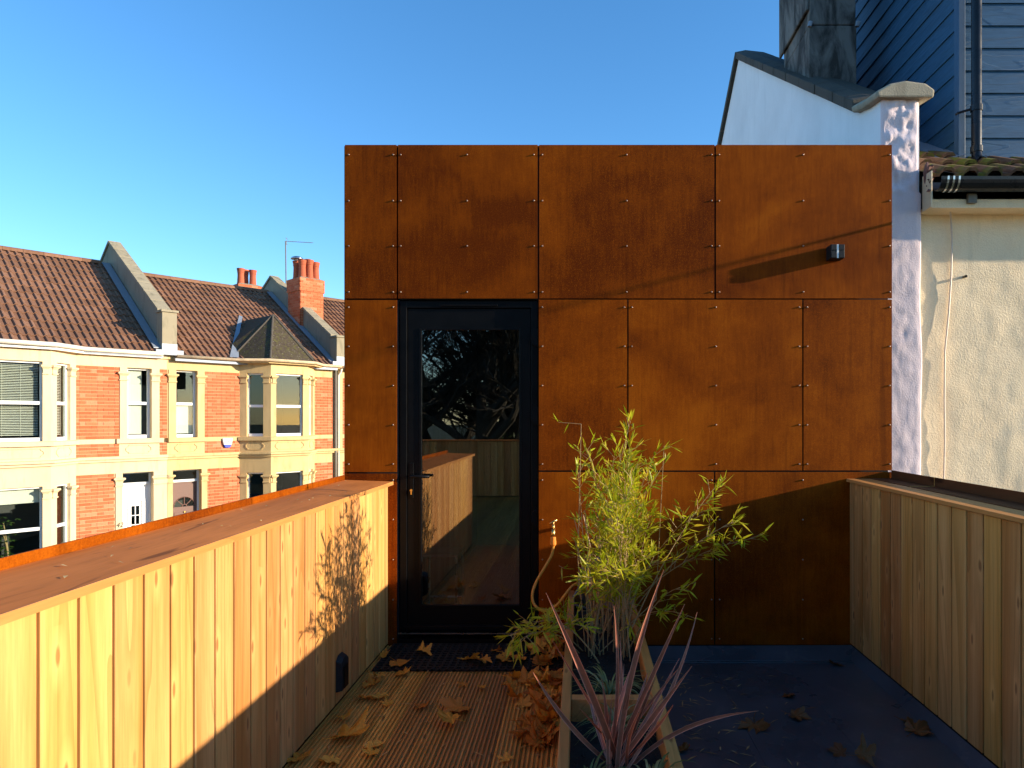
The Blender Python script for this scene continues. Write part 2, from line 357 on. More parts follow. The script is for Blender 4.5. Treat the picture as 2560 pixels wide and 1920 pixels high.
def panel(x0, x1, y0, y1, rx, ry, tone):
    w2, h2 = (X(x1) - X(x0)) / 2, (Z(y0) - Z(y1)) / 2; c = Vector(((X(x0) + X(x1)) / 2, WY, (Z(y0) + Z(y1)) / 2))
    mb = MB(); mb.box(-w2, w2, 0, .0035, -h2, h2)
    p = T.at('panel', mb.mesh('panel', 'corten'), c); p['tone'] = tone
    p.rotation_euler = (R(rnd.uniform(-.12, .12)), 0, R(rnd.uniform(-.1, .1)))
    for a in rx:
        for b in ry: obj('rivet', rivet_me, p, (X(a) - c.x, -.0005, Z(b) - c.z))
r1 = [387, 502, 615, 730]; r2 = [768, 866, 964, 1062, 1160]; r3 = [1200, 1299, 1399, 1499, 1597]
panel(862, 991, 362, 746, [872, 983], r1, -.08); panel(995, 1344, 362, 746, [1002, 1168, 1335], r1, -.14)
panel(1348, 1786, 362, 746, [1356, 1567, 1779], r1, -.12); panel(1790, 2230, 362, 746, [1798, 2008, 2224], r1, -.02)
panel(862, 992, 750, 1180, [872, 983], r2, .10); panel(862, 992, 1184, 1640, [983], r3, -.05)
panel(1347, 1568, 749, 1176, [1356, 1561], r2, .06); panel(1571.5, 2005.5, 749, 1176, [1580, 1790, 1998], r2, .10); panel(2009, 2230, 749, 1176, [2018, 2224], r2, .02)
panel(1347, 1785, 1180, 1612, [1356, 1779], r3, .08); panel(1788.5, 2230, 1180, 1612, [1799, 2007], r3, .0)
# ---- the door
dy = WY + .028
dx0, dx1, dz0, dz1 = X(996), X(1345), Z(1597), Z(750)
mb = MB(); fw = .045
mb.box(dx0, dx0 + fw, dy, dy + .08, dz0, dz1); mb.box(dx1 - fw, dx1, dy, dy + .08, dz0, dz1); mb.box(dx0 + fw, dx1 - fw, dy, dy + .08, dz1 - fw, dz1)
door = T.part(mb, 'door', 'black_frame', bevel=.003)
door['label'] = 'black framed glazed door'
def dsub(mb, name, mats, **k): return sub(mb, name, mats, door, **k)
gx0, gx1, gz0, gz1 = X(1046), X(1301), Z(1521), Z(819)
lx0, lx1, lz0, lz1 = dx0 + fw + .004, dx1 - fw - .004, Z(1583) + .01, dz1 - fw - .004
ly = dy + .012
mb = MB(); mb.box(lx0, gx0, ly, ly + .06, lz0, lz1); mb.box(gx1, lx1, ly, ly + .06, lz0, lz1); mb.box(gx0, gx1, ly, ly + .06, gz1, lz1); mb.box(gx0, gx1, ly, ly + .06, lz0, gz0)
dsub(mb, 'door_leaf', 'black_frame')
mb = MB(); b = .011
for (a, c, d, e) in ((gx0 - .002, gx0 + b, gz0, gz1), (gx1 - b, gx1 + .002, gz0, gz1)): mb.box(a, c, ly - .006, ly + .006, d, e)
mb.box(gx0 + b, gx1 - b, ly - .006, ly + .006, gz1 - b, gz1 + .002); mb.box(gx0 + b, gx1 - b, ly - .006, ly + .006, gz0 - .002, gz0 + b)
dsub(mb, 'glazing_bead', 'black_frame', bevel=.002)
mb = MB(); mb.box(gx0 + .001, gx1 - .001, ly + .0065, ly + .010, gz0 + .001, gz1 - .001); dsub(mb, 'glass_pane', 'door_glass')
mb = MB(); mb.box(dx0 - .005, dx1 + .005, dy - .03, dy + .09, -.02, Z(1597)); dsub(mb, 'threshold', 'black_frame')
mb = MB(); mb.box(dx0, dx1, dy - .034, dy - .024, Z(1585), Z(1582)); dsub(mb, 'threshold_bar', 'steel')
mb = MB(); mb.box(dx0 + .01, dx1 - .01, dy - .02, ly - .001, Z(1575), Z(1566)); dsub(mb, 'weather_bar', 'black_frame', bevel=.003)
mb = MB(); mb.box(X(1097), X(1243), dy - .008, dy, Z(764), Z(759)); dsub(mb, 'trickle_vent', 'black_frame', bevel=.002)
mb = MB(); mb.box(X(1021.5), X(1031), ly - .009, ly, Z(1246), Z(1158)); dsub(mb, 'handle_plate', 'black_frame', bevel=.003)
hx, hzz = X(1026), Z(1191)
mb = MB(); mb.tube([(hx, ly - .004, hzz), (hx, ly - .03, hzz), (hx + .006, ly - .045, hzz), (hx + .02, ly - .05, hzz), (hx + .12, ly - .05, hzz - .001)], .0095, 10); dsub(mb, 'door_handle', 'black_frame', smooth=True)
mb = MB(); mb.tube([(hx - .001, ly - .02, Z(1227)), (hx - .001, ly - .005, Z(1227))], .008, 10); mb.box(hx - .005, hx + .003, ly - .019, ly - .005, Z(1227) - .026, Z(1227) - .004); dsub(mb, 'lock_cylinder', 'brass')
for py in (843, 1040, 1297):
    mb = MB(); n = 12; prof = [(X(1343), Z(py) + .055 * math.cos(a), .0) for a in (0,)]
    ring = [(X(1343) - .042 * math.sin(math.pi * k / n), Z(py) + .056 * math.cos(math.pi * k / n)) for k in range(n + 1)]
    mb.loft([[(x, dy - .018, z) for x, z in ring], [(x, dy + .001, z) for x, z in ring]])
    mb.box(X(1343) + .0006, X(1344.5), dy - .021, dy, Z(py) - .058, Z(py) + .058); dsub(mb, 'hinge', 'black_frame', bevel=.004)

# stool standing in the room behind the glass
st = Thing('metal_stool', 'thin dark metal framed stool standing behind the door glass', 'stool', (-.98, 4.8, 0))
mb = MB(); mb.box(-1.10, -.84, 4.68, 4.94, .455, .48); st.part(mb, 'seat', 'room_floor')
for a in (-1.09, -.85):
    for b in (4.69, 4.93): st.part(MB().tube([(a, b, 0), (a, b, .456)], .009, 6), 'leg', 'steel')
mb = MB()
for b in (4.69, 4.93): mb.tube([(-1.09, b, .12), (-.85, b, .12)], .007, 6)
st.part(mb, 'stretcher', 'steel')

# ================================================================== parapets
def plank_mesh(wd, h, depth=.018, ch=.002):
    p = [(0, 0), (0, depth - ch), (ch, depth), (wd - ch, depth), (wd, depth - ch), (wd, 0)]   # (along, out)
    mb = MB(); mb.loft([[(o, a, 0) for a, o in p], [(o, a, h) for a, o in p]]); return mb.mesh('plank', 'larch')
PL = Thing('parapet', 'long pale timber plank parapet in low sun with brown metal capping', 'parapet wall', (XL - .14, 2.7, 0))
PITCH = .1222
mb = MB(); mb.box(-1.46, XL - .0185, 1.08, WY - .002, -.15, .989); PL.part(mb, 'core', 'groove_wood')
PL.part(MB().box(XL - .0182, XL - .014, 1.1, WY - .003, .003, .988), 'tongue_backing', 'groove_wood')
mb = MB(); mb.box(-1.4795, -1.4605, 1.08, WY - .004, -.4, 1.02); PL.part(mb, 'outer_cladding', 'corten')
pm = plank_mesh(PITCH - .0105, .99)
y = 4.206
while y > 1.1:
    PL.at('plank', pm, (XL - .018, y - PITCH + .0015, .002)); y -= PITCH
PL.at('plank', plank_mesh(WY - 4.206 - .004, .99), (XL - .018, 4.2075, .002))
mb = MB(); mb.add([(-1.17, 1.06, .994), (-1.17, WY - .002, .994), (-1.17, WY - .002, 1.013), (-1.17, 1.06, 1.013), (-1.468, 1.06, 1.003), (-1.468, WY - .002, 1.003), (-1.468, WY - .002, 1.024), (-1.468, 1.06, 1.024)],
       [(0, 1, 2, 3), (7, 6, 5, 4), (3, 2, 6, 7), (0, 4, 5, 1), (1, 5, 6, 2), (0, 3, 7, 4)])
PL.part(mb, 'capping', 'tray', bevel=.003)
mb = MB(); mb.box(-1.1695, -1.1655, 1.06, WY - .002, .992, 1.0145); PL.part(mb, 'capping_edge', 'cap_wood')
for a, b in ((1.06, 3.055), (3.06, WY - .003)):
    PL.part(MB().box(-1.4755, -1.469, a, b, 1.0, 1.054), 'upstand', 'corten')
mb = MB(); mb.box(-1.47, XL + .0, 1.058, 1.079, -.1, .99); PL.part(mb, 'end_board', 'larch')

PR = Thing('parapet', 'shaded brown timber plank parapet beside the cream house', 'parapet wall', (XR + .14, 2.0, 0))
mb = MB(); mb.box(XR + .0185, 1.93, -3.7, WY - .002, -.15, 1.01); PR.part(mb, 'core', 'charcoal')
PR.part(MB().box(XR + .014, XR + .0182, -3.6, WY - .003, .007, 1.0), 'tongue_backing', 'groove_wood')
pmr = plank_mesh(PITCH - .011, 1.0); pmr.name = 'plank_right'
mbv = [(-v.co.x, v.co.y, v.co.z) for v in pmr.vertices]
for v, c in zip(pmr.vertices, mbv): v.co = c
pmr.flip_normals()
y = 4.202
while y > -3.55:
    PR.at('plank', pmr, (XR + .018, y - PITCH + .0017, .006)); y -= PITCH
m2 = plank_mesh(WY - 4.202 - .004, 1.0)
for v in m2.vertices: v.co.x *= -1
m2.flip_normals(); PR.at('plank', m2, (XR + .018, 4.2037, .006))
mb = MB(); mb.box(1.664, 1.81, -3.72, WY - .002, 1.012, 1.031); PR.part(mb, 'cap_board', 'cap_wood', bevel=.002)
for a, b in ((-3.72, 3.742), (3.748, WY - .004)):
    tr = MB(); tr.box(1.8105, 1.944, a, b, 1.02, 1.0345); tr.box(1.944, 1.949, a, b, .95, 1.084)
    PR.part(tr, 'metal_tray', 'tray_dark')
PR.part(MB().box(1.8105, 1.943, 3.7425, 3.7475, 1.02, 1.0365).box(1.943, 1.9505, 3.7425, 3.7475, .96, 1.085), 'tray_joint', 'cap_wood')
PB = Thing('rear_parapet', 'shaded timber parapet along the back edge, mirrored in the door glass', 'parapet wall', (-1, -3.75, 0))
mb = MB(); mb.box(-4.2, 1.68, -3.95, -3.72, -.15, .99); PB.part(mb, 'core', 'charcoal')
mb = MB(); p = [(0, 0), (0, .0125), (.0055, .018), (PITCH - .0085, .018), (PITCH - .003, .0125), (PITCH - .003, 0)]
mb.loft([[(a, o, 0) for a, o in p][::-1], [(a, o, .98) for a, o in p][::-1]]); pb = mb.mesh('plank', 'larch')
x = -4.18
while x < 1.55: PB.at('plank', pb, (x, -3.72, .005)); x += PITCH
PB.part(MB().box(-4.2, 1.66, -3.97, -3.68, .992, 1.012), 'capping', 'tray')

# ================================================================== wall lights
WL = Thing('wall_light', 'small black square up-and-down light high on the rust steel wall', 'wall light', (X(2083), WY - .03, Z(652)))
cx, czz, h = X(2083.5) - .004, Z(636), .0425
mb = MB(); mb.box(cx - h, cx + h, WY - .084, WY - .002, czz - h, czz + h); WL.part(mb, 'housing', 'charcoal', bevel=.003)
for sx in (-1, 1):
    for sz in (-1, 1): WL.part(MB().box(cx + sx * .0235 - .0175, cx + sx * .0235 + .0175, WY - .0875, WY - .0835, czz + sz * .0235 - .0175, czz + sz * .0235 + .0175), 'face_plate', 'charcoal', bevel=.002)
WL.part(MB().box(cx - .0055, cx + .0055, WY - .0855, WY - .0837, czz - h + .001, czz + h - .001), 'lens_slot', 'lamp_white')
WL2 = Thing('step_light', 'dark hooded step light low on the sunlit plank parapet', 'wall light', (XL, 3.3, .18))
c0 = at(849, 1677, XL * F / (849 - U0)); yy, zz = c0.y, c0.z
mb = MB(); a, d, h2 = .058, .03, .088
mb.add([(XL + .001, yy - a, zz - h2), (XL + .001, yy + a, zz - h2), (XL + .001, yy + a, zz + h2 - .02), (XL + .001, yy + a - .03, zz + h2), (XL + .001, yy - a + .03, zz + h2), (XL + .001, yy - a, zz + h2 - .02),
        (XL + d, yy - a + .012, zz - h2 + .004), (XL + d, yy + a - .012, zz - h2 + .004), (XL + d, yy + a - .012, zz + h2 - .035), (XL + d, yy + a - .035, zz + h2 - .018), (XL + d, yy - a + .035, zz + h2 - .018), (XL + d, yy - a + .012, zz + h2 - .035)],
       [(5, 4, 3, 2, 1, 0), (6, 7, 8, 9, 10, 11)] + [(i, (i + 1) % 6, (i + 1) % 6 + 6, i + 6) for i in range(6)])
WL2.part(mb, 'housing', 'charcoal', bevel=.003)
mb = MB(); mb.box(XL + d + .0003, XL + d + .004, yy - .03, yy + .03, zz - .075, zz + .03); WL2.part(mb, 'cover', 'black_frame')
# ================================================================== the terrace across the street
OX, OY = -10.95, 15.5
EX, EY = .6472, .7623                                     # along the facade; outward is (EY, -EX)
TH = math.atan2(EY, EX)
def hu(px, v=0):
    r = (px - U0) / F
    return (r * (OY - v * EX) - OX - v * EY) / (EX - r * EY)
class House:
    def __init__(s, u0, u1, label):
        s.u0, s.u1 = u0, u1; s.uc = (u0 + u1) / 2
        s.o = tag(empty('terraced_house', (OX + EX * s.uc, OY + EY * s.uc, ST), TH), label, 'house', 'brick terraced houses across the street')
    def part(s, mb, name, mats, **k): return mb.build(name, mats, s.o, loc=(-s.uc, 0, -ST), **k)
    def at(s, name, me, p, parent=None):
        if parent is None: return obj(name, me, s.o, (p[0] - s.uc, p[1], p[2] - ST))
        return obj(name, me, parent, p)
def frame(p0, p1):                                        # (s along, d inwards, z) of a wall face in facade coordinates
    d = (Vector(p1) - Vector(p0)).normalized()
    return lambda s_, d_, z: (p0[0] + d.x * s_ - d.y * d_, p0[1] + d.y * s_ + d.x * d_, z)
bm_ = MB(); bm_.box(0, 1, 0, .03, 0, .069); BRICK = bm_.mesh('brick', 'brick')
bm_ = MB(); bm_.box(0, .03, 0, 1, 0, .069); BRICK_SIDE = bm_.mesh('brick_side', 'brick')
def brick_panel(H, u0, u1, z0, z1, y=0, course=.079, side=False, x=0, name='brick_panel', parent=None):
    mb = MB()
    if side: mb.box(x, x + .05, u0, u1, z0, z1)
    else: mb.box(u0, u1, y, y + .05, z0, z1)
    p = H.part(mb, name, 'mortar') if parent is None else sub(mb, name, 'mortar', parent)
    n = int(round((z1 - z0) / course)); ch = (z1 - z0) / n
    for i in range(n):
        seq = [.215, .1025] if i % 2 == 0 else [.1025, .215]
        a = u0 - (.06 if i % 2 else .16); k = 0
        while a < u1:
            L = seq[k % 2]; b = min(a + L, u1 - .003); a0 = max(a, u0 + .003)
            if b - a0 > .02:
                o = obj('brick', BRICK_SIDE if side else BRICK, p, (x - .008 - rnd.random() * .003, a0, z0 + i * ch + .005) if side else (a0, y - .008 - rnd.random() * .003, z0 + i * ch + .005))
                o.scale = (1, b - a0, (ch - .01) / .069) if side else (b - a0, 1, (ch - .01) / .069)
            a += L + .010; k += 1
    return p
Z_BT, Z_BB, Z_SB, Z_LB, Z_ST, Z_GT = 2.59, .925, .82, .524, .40, .13
def capital(H, T_, s0, s1, z, mat, d=0):
    mb = MB(T_); m = (s0 + s1) / 2; w = (s1 - s0) / 2
    prof = [(w + .004, .012, -.20), (w + .016, .028, -.195), (w + .016, .028, -.17), (w + .002, .014, -.165), (w + .004, .016, -.09), (w + .028, .045, -.045), (w + .045, .060, -.04), (w + .045, .060, 0), (w + .02, .03, .006)]
    mb.loft([[(m - a, -o, z + q), (m + a, -o, z + q), (m + a, .04, z + q), (m - a, .04, z + q)] for a, o, q in prof]); H.part(mb, 'capital', mat)
def ornament(H, T_, s0, s1, z0, z1, mat):
    mb = MB(T_); e = .06; zm = (z0 + z1) / 2; q = (z1 - z0) * .22
    pts = [(s0 + e, z1), (s1 - e, z1), (s1 - e * .75, z1 - q * .7), (s1 - .0, zm + q * .7), (s1, zm - q * .7), (s1 - e * .75, z0 + q * .7), (s1 - e, z0), (s0 + e, z0), (s0 + e * .75, z0 + q * .7), (s0, zm - q * .7), (s0, zm + q * .7), (s0 + e * .75, z1 - q * .7), (s0 + e, z1)]
    for (a, b), (c, d) in zip(pts, pts[1:]):
        L = math.hypot(c - a, d - b); nx, nz = -(d - b) / L * .007, (c - a) / L * .007
        mb.loft([[(a + nx, .002, b + nz), (a - nx, .002, b - nz), (a - nx, -.014, b - nz), (a + nx, -.014, b + nz)], [(c + nx, .002, d + nz), (c - nx, .002, d - nz), (c - nx, -.014, d - nz), (c + nx, -.014, d + nz)]])
    H.part(mb, 'apron_moulding', mat)
def window(H, T_, s0, s1, z0, z1, mat, rail=.52, deep=.10, fw=.05, fill=None):
    mb = MB(T_); d0, d1 = deep, deep + .06; zr = z0 + (z1 - z0) * rail
    mb.box(s0, s0 + fw, d0, d1, z0, z1); mb.box(s1 - fw, s1, d0, d1, z0, z1); mb.box(s0 + fw, s1 - fw, d0, d1, z1 - fw * .8, z1); mb.box(s0 + fw, s1 - fw, d0 - .012, d1, z0, z0 + fw * 1.5)
    mb.box(s0 + fw, s1 - fw, d0 - .008, d1, zr - .035, zr + .035)
    p = H.part(mb, 'window', mat, bevel=.006)
    for a, b in ((z0 + fw * 1.5, zr - .035), (zr + .035, z1 - fw * .8)):
        sub(MB(T_).box(s0 + fw, s1 - fw, d0 + .025, d0 + .030, a, b), 'pane', 'window_glass', p)
    if fill == 'slats':
        mb = MB(T_); z = z1 - .08
        while z > z0 + .1:
            mb.add([(s0 + .03, d1 + .05, z), (s1 - .06, d1 + .05, z), (s1 - .06, d1 + .072, z + .016), (s0 + .03, d1 + .072, z + .016)], [(0, 1, 2, 3)]); z -= .034
        for s_ in (s0 + .12, s0 + .42): mb.box(s_, s_ + .004, d1 + .045, d1 + .049, z0 + .1, z1 - .08)
        b = sub(mb, 'venetian_blind', 'blind', p)
    if fill == 'roller': sub(MB(T_).box(s0 + .02, s1 - .14, d1 + .05, d1 + .055, z0 + .1, z1 - .05), 'roller_blind', 'blind', p)
    if fill == 'half': sub(MB(T_).box(s0 + .03, s1 - .05, d1 + .03, d1 + .034, z0 + .1, zr - .04), 'paper_screen', 'blind', p)
    if fill == 'top': sub(MB(T_).box(s0 + .02, s1 - .03, d1 + .05, d1 + .055, z1 - .34, z1 - .04), 'roller_blind', 'blind', p)
    return p
def hole_wall(mb, s0, s1, z0, z1, holes, d=.22):
    """a wall face with rectangular openings: holes share s-range columns or stack"""
    cuts = sorted({s0, s1, *[h[0] for h in holes], *[h[1] for h in holes]})
    for a, b in zip(cuts, cuts[1:]):
        hs = sorted([h for h in holes if h[0] <= a + 1e-6 and h[1] >= b - 1e-6], key=lambda h: h[2]); z = z0
        for h in hs:
            if h[2] > z: mb.box(a, b, 0, d, z, h[2])
            z = h[3]
        if z < z1: mb.box(a, b, 0, d, z, z1)
ID = lambda s_, d_, z: (s_, d_, z)
UW, LW = (Z_BB, Z_BT), (-1.72, -.02)
def bay(H, pts, mat, frames, fills, stripmat):
    faces = list(zip(pts, pts[1:]))
    wallmb = MB()
    for k, (p0, p1) in enumerate(faces):
        T_ = frame(p0, p1); L = (Vector(p1) - Vector(p0)).length; side = k != 1
        a, b = (.19, L - .2) if side else (.14, L - .14)
        wallmb.T = T_; hole_wall(wallmb, 0, L, ST, 2.93, [(a, b, *UW), (a, b, *LW)], .16)
        for zt in (UW[1], LW[1]):
            capital(H, T_, .045, a - .008, zt - .07, mat); capital(H, T_, b + .008, L - .045, zt - .07, mat)
        for q, (z0, z1) in enumerate((UW, LW)): window(H, T_, a - .02, b + .02, z0, z1, frames[k], .48, .07, .05, fills[k][q])
        ornament(H, T_, a - .02, b + .02, Z_LB + .06, Z_SB - .05, mat)
    H.part(wallmb, 'bay_wall', mat)
    def belt(z0, z1, out, name):
        mb = MB(); off = []
        for i, p in enumerate(pts):
            d = [(Vector(pts[j + 1]) - Vector(pts[j])).normalized() for j in range(len(pts) - 1) if j in (i - 1, i)]
            nrm = sum((Vector((q.y, -q.x)) for q in d), Vector((0, 0))); nrm.normalize(); f = 1 / max(.5, nrm.dot(Vector((d[0].y, -d[0].x))))
            off.append((p[0] + nrm.x * out * f, p[1] + nrm.y * out * f))
        for i in range(len(pts) - 1):
            (a, b), (c, d) = pts[i], pts[i + 1]; (e, f), (g, h) = off[i], off[i + 1]
            mb.add([(a, b + .02, z0), (c, d + .02, z0), (g, h, z0), (e, f, z0), (a, b + .02, z1), (c, d + .02, z1), (g, h, z1 - .012), (e, f, z1 - .012)],
                   [(0, 1, 2, 3), (7, 6, 5, 4), (3, 2, 6, 7), (1, 5, 6, 2), (0, 3, 7, 4)])
        H.part(mb, name, stripmat)
    belt(Z_SB, Z_BB - .003, .07, 'sill'); belt(Z_ST + .06, Z_LB, .10, 'string_course'); belt(Z_ST, Z_ST + .058, .055, 'string_course'); belt(2.84, 2.925, .05, 'cornice')
def strings(H, a, b, mat):
    H.part(MB().box(a, b, -.10, .03, Z_ST + .06, Z_LB), 'string_course', mat); H.part(MB().box(a, b, -.055, .03, Z_ST, Z_ST + .058), 'string_course', mat)
    H.part(MB().box(a, b, -.05, .03, 2.84, 2.925), 'cornice', mat)

# roof tile with two rolls
def tile_mesh(w=.30, L=.372, name='roof_tile', mat='roof_tile', rolls=2, rh=.042, rw=.072):
    prof = [(0, 0)]; p = w / rolls
    for k in range(rolls):
        x = k * p
        if k: prof.append((x, 0))
        prof.append((x + p - rw, 0))
        for t in (25, 65, 115, 155): prof.append((x + p - rw / 2 - rw / 2 * math.cos(R(t)), rh * math.sin(R(t))))
    prof.append((w, .0)); n = len(prof); mb = MB()
    lo = [(x, 0, z) for x, z in prof]; hi = [(x, L, z - .03) for x, z in prof]; bt = [(x, 0, z - .022) for x, z in prof]
    mb.add(lo + hi + bt, [(i, i + 1, n + i + 1, n + i) for i in range(n - 1)] + [(2 * n + i, 2 * n + i + 1, i + 1, i) for i in range(n - 1)])
    return mb.mesh(name, mat, smooth=False)
TILE = tile_mesh()
def roof(H, ua, ub, eave, ridge, rows=14, skip=None, uv=None, tile_w=.30):
    y0, y1 = -.16, 4.0; sl = math.atan2(ridge - eave, y1 - y0); SL = math.hypot(ridge - eave, y1 - y0); g = SL / rows
    mb = MB(); c, s_ = math.cos(sl), math.sin(sl)
    mb.add([(ua, y0, eave - .06), (ub, y0, eave - .06), (ub, y1, ridge - .06), (ua, y1, ridge - .06), (ua, 8.1, eave), (ub, 8.1, eave),
            (ua, y0, eave - .12), (ub, y0, eave - .12), (ub, y1, ridge - .2), (ua, y1, ridge - .2), (ua, 8.1, eave - .12), (ub, 8.1, eave - .12)],
           [(0, 1, 2, 3), (3, 2, 5, 4), (7, 6, 9, 8), (8, 9, 10, 11), (6, 7, 1, 0), (4, 5, 11, 10), (0, 3, 9, 6), (3, 4, 10, 9), (2, 1, 7, 8), (5, 2, 8, 11)])
    p = H.part(mb, 'roof', 'lead')
    n = int(math.ceil((ub - ua) / tile_w))
    for j in range(rows):
        for i in range(n):
            u = ua + i * tile_w; yy = y0 + j * g * c; zz = eave + j * g * s_ + .012
            if u > ub - .05 or (skip and skip(u, yy)): continue
            o = obj('roof_tile', TILE, p, (u, yy, zz)); o.rotation_euler = (sl, 0, 0); o.scale = (min(1, (ub - u) / tile_w), g / .335, 1)
            o.rotation_euler.x += rnd.uniform(-.008, .008); o.location.z += rnd.uniform(-.003, .003)
    for i in range(int((ub - ua) / .42)):
        a = ua + i * .42; mb = MB(); ring = lambda uu: [(uu, y1 + .13 * math.cos(R(t)), ridge - .03 + .10 * math.sin(R(t))) for t in range(-10, 191, 25)]
        mb.loft([ring(a), ring(min(ub, a + .415))], closed=False); sub(mb, 'ridge_tile', 'roof_tile', p)
    return p
def gutter(H, pts, mat, r=.055):
    mb = MB(); mb.tube(pts, r, 10); H.part(mb, 'gutter', mat, smooth=True)
def party_parapet(H, u0, u1, foot, apex):
    """rendered fire-break wall between two roofs, stone coping, kneeler pier at the foot"""
    mb = MB(); yf, ya = .18, 4.0
    pr = [(yf, 2.7), (yf, foot), (ya, apex), (7.8, foot), (7.8, 2.7)]
    mb.loft([[(u0 + .03, y, z) for y, z in pr], [(u1 - .03, y, z) for y, z in pr]]); p = H.part(mb, 'party_wall', 'cement')
    n = 8
    for k in range(n):
        a, b = k / n, (k + 1) / n - .006
        q = [(yf + (ya - yf) * t, foot + (apex - foot) * t) for t in (a, b)]
        m = MB(); m.loft([[(u0 - .01, y, z + .002), (u1 + .01, y, z + .002), (u1 + .01, y, z + .07), (u0 - .01, y, z + .07)] for y, z in q]); sub(m, 'coping_stone', 'stone', p)
    m = MB(); m.loft([[(u0 - .01, y, z + .002), (u1 + .01, y, z + .002), (u1 + .01, y, z + .07), (u0 - .01, y, z + .07)] for y, z in ((ya + .001, apex), (7.8, foot))]); sub(m, 'coping_stone', 'stone', p)
    m = MB(); m.box(u0 - .02, u1 + .02, -.17, .19, 2.95, foot - .04); sub(m, 'pier', 'stone', p)
    m = MB(); m.box(u0 - .05, u1 + .05, -.21, .22, foot - .038, foot + .015); sub(m, 'pier_cap', 'stone', p)
    m = MB(); m.box(u0 - .16, u1 + .16, -.2, .0, 2.93, 3.05); m.box(u0 - .028, u1 + .028, -.18, -.172, 3.0, 3.2); sub(m, 'lead_flashing', 'lead', p)
def pot(p, u, y, z, h=.55, r=.115):
    mb = MB(); mb.lathe([(r * 1.12, 0), (r * .98, h * .15), (r * .88, h * .6), (r * .92, h * .74), (r * 1.02, h * .76), (r * .95, h * .8), (r * 1.08, h * .92), (r * 1.14, h), (r * .85, h), (r * .8, h * .6)], (u, y, z), 16)
    sub(mb, 'chimney_pot', 'terracotta', p, smooth=False)
def chimney(H, u0, u1, y0, y1, z0, z1, pots, cowls=()):
    mb = MB(); mb.box(u0 + .012, u1, y0 + .012, y1, z0, z1); c = H.part(mb, 'chimney', 'mortar')
    zc = z1 - .40
    def face(s_lo, s_hi, fixed, side, za, zb, out):
        n = int(round((zb - za) / .079)); ch = (zb - za) / n
        for i in range(n):
            L = .215; a = s_lo - (.11 if i % 2 else 0)
            while a < s_hi:
                a0, b = max(a, s_lo), min(a + L, s_hi)
                if b - a0 > .03:
                    o = obj('brick', BRICK_SIDE if side else BRICK, c, (fixed - out, a0, za + i * ch + .004) if side else (a0, fixed - out, za + i * ch + .004))
                    o.scale = (1, b - a0, (ch - .009) / .069) if side else (b - a0, 1, (ch - .009) / .069)
                a += L + .010
    for za, zb, out in ((z0, zc, 0), (zc, z1, .03)):
        e = out
        if out: sub(MB().box(u0 - .02, u1 + .03, y0 - .02, y1 + .03, za, zb - .0), 'corbel', 'mortar', c)
        face(u0 - e, u1 + e, y0, False, za, zb, e); face(y0 - e, y1 + e, u0, True, za, zb, e)
    m = MB(); m.loft([[(u0 - .03, y0 - .03, z1), (u1 + .03, y0 - .03, z1), (u1 + .03, y1 + .03, z1), (u0 - .03, y1 + .03, z1)], [(u0 + .1, y0 + .1, z1 + .06), (u1 - .1, y0 + .1, z1 + .06), (u1 - .1, y1 - .1, z1 + .06), (u0 + .1, y1 - .1, z1 + .06)]]); sub(m, 'flaunching', 'stone', c)
    for k, (a, b) in enumerate(pots): pot(c, a, b, z1 + .02, .56 + .03 * (k % 2))
    for a, b, m_, dz in cowls:
        m = MB(); m.lathe([(.19, -.035), (.195, -.02), (.16, .02), (.09, .05), (.01, .06)], (a, b, z1 + dz), 20)
        for t in (0, 2.1, 4.2): m.tube([(a + .08 * math.cos(t), b + .08 * math.sin(t), z1 + dz - .13), (a + .1 * math.cos(t), b + .1 * math.sin(t), z1 + dz - .01)], .008, 5)
        sub(m, 'cowl', m_, c, smooth=True)
    return c
def shell(H):
    mb = MB(); a, b = H.u0 + .02, H.u1 - .02
    mb.box(a, a + .1, .25, 7.9, ST, 2.85); mb.box(b - .1, b, .25, 7.9, ST, 2.85); mb.box(a + .1, b - .1, 7.7, 7.9, ST, 2.85); mb.box(a + .1, b - .1, 3.2, 3.3, ST, 2.8); mb.box(a + .1, b - .1, .25, 3.2, .25, .4); mb.box(a + .1, b - .1, .25, 3.2, 2.75, 2.84); mb.box(a + .1, b - .1, .0, 3.2, ST, -2.4)
    H.part(mb, 'inner_walls', 'room_wall')
def pilaster(H, u0, u1, z0, z1, mat, zc, d=.022):
    H.part(MB().box(u0, u1, -d, .05, z0, z1), 'pilaster', mat); capital(H, lambda s_, d_, z: (s_, d_ - d, z), u0, u1, zc, mat)

UP1, UP2 = 1.42, 5.97
# ---------------- first house (left, whiter paint)
H1 = House(UP1 - 4.55, UP1, 'brick terraced house with white paintwork, white door and plant in the bay window')
b1 = [(-2.58, 0), (-2.0, -.6), (-.985, -.6), (-.405, 0)]
mb = MB()
mb.box(H1.u0, -2.58, 0, .22, ST, 2.93)
mb.box(-.405, .42, 0, .22, Z_BT, 2.93); mb.box(-.405, .42, 0, .22, Z_SB, Z_BB); mb.box(-.405, .42, 0, .22, Z_GT, Z_LB)
mb.box(-.405, .42, .05, .22, Z_BB, Z_BT); mb.box(-.405, .42, .05, .22, Z_LB, Z_SB); mb.box(-.405, .34, .05, .22, ST, Z_GT)
mb.box(1.26, UP1, 0, .22, Z_BT, 2.93); mb.box(1.26, UP1, .05, .22, Z_LB, Z_BT)
hole_wall(mb, .42, 1.26, Z_GT, 2.93, [(.58, 1.08, Z_BB, Z_BT)])
mb.box(.34, .485, 0, .22, ST, Z_GT); mb.box(1.12, UP1, 0, .22, ST, Z_GT); mb.box(1.26, UP1, 0, .22, Z_GT, Z_LB)
H1.part(mb, 'front_wall', 'cream_a')
